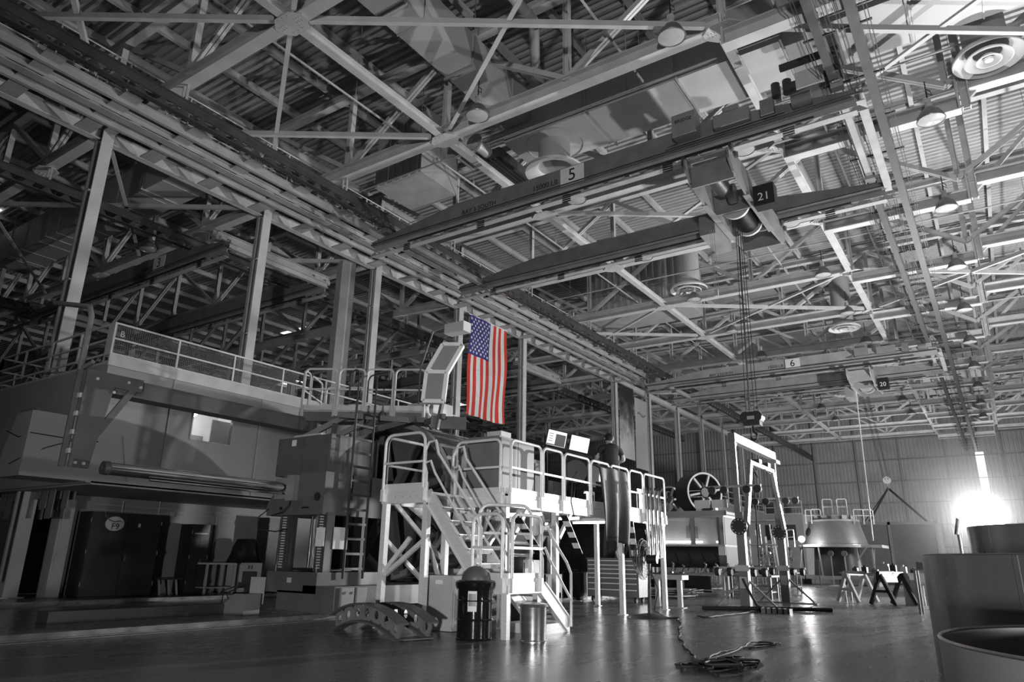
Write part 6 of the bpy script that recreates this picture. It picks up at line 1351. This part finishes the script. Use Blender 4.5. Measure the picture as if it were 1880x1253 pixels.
for i in range(9):
    for k in range(n + 1): a = -0.2 + (PI + 0.4) * k / n; vs.append((-3.6 + 0.05 * i + 0.13 * math.cos(a) * 0.85, 26.45 + 0.08 * i + 0.13 * math.cos(a) * 0.5, 0.95 + 0.1 * math.sin(a) - (0.25 * abs(math.cos(a)) ** 3)))
b.add(vs, [(i * (n + 1) + k, i * (n + 1) + k + 1, (i + 1) * (n + 1) + k + 1, (i + 1) * (n + 1) + k) for i in range(8) for k in range(n)]); o = one('folded_cloth', b, 'grey', 'pale folded cloth draped over the black saw horse', 'cloth', smooth=True); o.modifiers.new('thickness', 'SOLIDIFY').thickness = 0.02
b = MB(); b.tube([(-2.9, 27.6, 0.8), (-2.0, 28.3, 0.8)], 0.2, 18); b.bar((-2.35, 27.9, 0), (-2.35, 27.9, 0.65), 0.12); b.b2((-3.0, 27.5, 0), (-2.6, 27.9, 0.78)); one('roll_stand', b, 'ltgrey', 'pale rolled stock on a stand next to the round tanks', 'roll stand')
b = MB(); b.b2((-9.5, 33.6, 0), (-9.2, 41.5, 0.004)); 
o = one('floor_line', b, 'ltgrey', 'pale painted stripe on the floor leading toward the capsule', 'floor line')

# ------------------------------------------------------------------ open round tanks on the right
def tank(cx, cy, R, h, m, lab, seam=None):
    r = T('open_tank', lab, 'tank', (cx, cy, 0), group='open round tank shells')
    b = MB(); t = 0.012; b.lathe([(R - t, 0.02), (R - t, h), (R, h), (R, 0.0), (R - t, 0.02)], n=120); O('shell', b, m, r, True)
    b = MB(); b.tube([(( R - t / 2) * math.cos(2 * PI * k / 120), (R - t / 2) * math.sin(2 * PI * k / 120), h) for k in range(120)], 0.011, 6, closed=True); O('rim', b, 'stain', r, True)
    if seam:
        b = MB()
        for a in seam: b.box(((R + 0.003) * math.cos(a), (R + 0.003) * math.sin(a), h / 2), (0.01, 0.05, h - 0.02), Matrix.Rotation(a, 3, 'Z'))
        O('seam', b, m, r)
    return r
tank(1.4, 5.42, 1.83, 0.80, 'tank2', 'lowest open round tank shell, closest to the camera, its rim cut by the frame')
tank(0.92, 10.75, 1.83, 1.34, 'tank', 'dark open round tank shell with a bright vertical streak behind the lowest one', (math.radians(-118),))
tank(1.15, 19.9, 1.85, 2.08, 'tank', 'tall round tank shell behind the dark one and below the glowing lamp', (math.radians(-100), math.radians(-140)))
r = T('pallet_table', 'low steel table with boxes beside the tall tank', 'table', (-1.6, 23.0, 0))
b = MB(); b.b2((-2.2, 22.6, 1.1), (-1.0, 23.4, 1.15)); OW('table_top', b, 'steel2', r)
for x in (-2.15, -1.05):
    for y in (22.65, 23.35): b = MB(); b.bar((x, y, 0), (x, y, 1.1), 0.06); OW('leg', b, 'steel2', r)
for k in range(3): b = MB(); b.b2((-2.1 + 0.32 * k, 22.8, 1.15), (-1.85 + 0.32 * k, 23.1, 1.32 + 0.05 * (k % 2))); one('small_box', b, ['grey', 'paper', 'mach'][k], 'small box on the low table by the tall tank, %s from the capsule side' % ORD[k], 'box', 'boxes on the low table')
b = MB(); b.tube([(-0.95, 21.8, 0), (-0.95, 21.8, 2.0)], 0.035, 8); b.tube([(-1.0, 21.8, 2.0), (-0.9, 21.8, 2.4)], 0.05, 8); b.lathe([(0.001, 0), (0.25, 0), (0.001, 0.05)], (-0.95, 21.8, 0), 14); one('cylinder_stand', b, 'steel2', 'thin upright gas fitting beside the tall tank', 'stand')
# bright work lamp, its balloon globe made up to give the glare its size
r = T('glare_globe_lamp', 'dazzling work light with made-up glare globe above the tanks at the end of the bay', 'lamp', (-0.9, 49.0, 0))
b = MB(); b.tube([(-0.9, 49.0, 0.1), (-0.9, 49.0, 3.05)], 0.06, 10)
for k in range(3): a = 2 * PI * k / 3; b.bar((-0.9, 49.0, 0.9), (-0.9 + 1.1 * math.cos(a), 49.0 + 1.1 * math.sin(a), 0.03), 0.06)
OW('mast', b, 'black', r)
b = MB(); b.lathe([(1.15 * math.sin(PI * t / 24) + 0.001, -1.0 * math.cos(PI * t / 24)) for t in range(25)], (-0.9, 49.0, 4.0), 40); OW('balloon', b, 'balloon', r, True)
b = MB(); b.lathe([(0.001, -0.14), (0.3, -0.14), (0.34, 0.0), (0.2, 0.05)], (-0.9, 49.0, 3.02), 20); OW('balloon_base', b, 'black', r)

# haze sphere added to imitate the lens glow round the lamp
m = bpy.data.materials.new('glow_haze'); m.use_nodes = True; nt = m.node_tree; nt.nodes.clear()
out = nt.nodes.new('ShaderNodeOutputMaterial'); vs_ = nt.nodes.new('ShaderNodeVolumeScatter'); tc = nt.nodes.new('ShaderNodeTexCoord'); ln = nt.nodes.new('ShaderNodeVectorMath'); ln.operation = 'LENGTH'
mr = nt.nodes.new('ShaderNodeMapRange'); mr.inputs[1].default_value = 1.0; mr.inputs[2].default_value = 4.6; mr.inputs[3].default_value = 0.06; mr.inputs[4].default_value = 0.0
nt.links.new(tc.outputs['Object'], ln.inputs[0]); nt.links.new(ln.outputs['Value'], mr.inputs[0]); nt.links.new(mr.outputs[0], vs_.inputs['Density']); nt.links.new(vs_.outputs[0], out.inputs['Volume'])
b = MB(); b.lathe([(4.6 * math.sin(PI * t / 16) + 0.001, -4.6 * math.cos(PI * t / 16)) for t in range(17)], n=24)
o = O('glow_haze', b, m, None, loc=(-0.9, 49.0, 4.7)); o['kind'] = 'stuff'; o['label'] = 'soft pale haze added as glare around the dazzling work light'; o['category'] = 'haze'
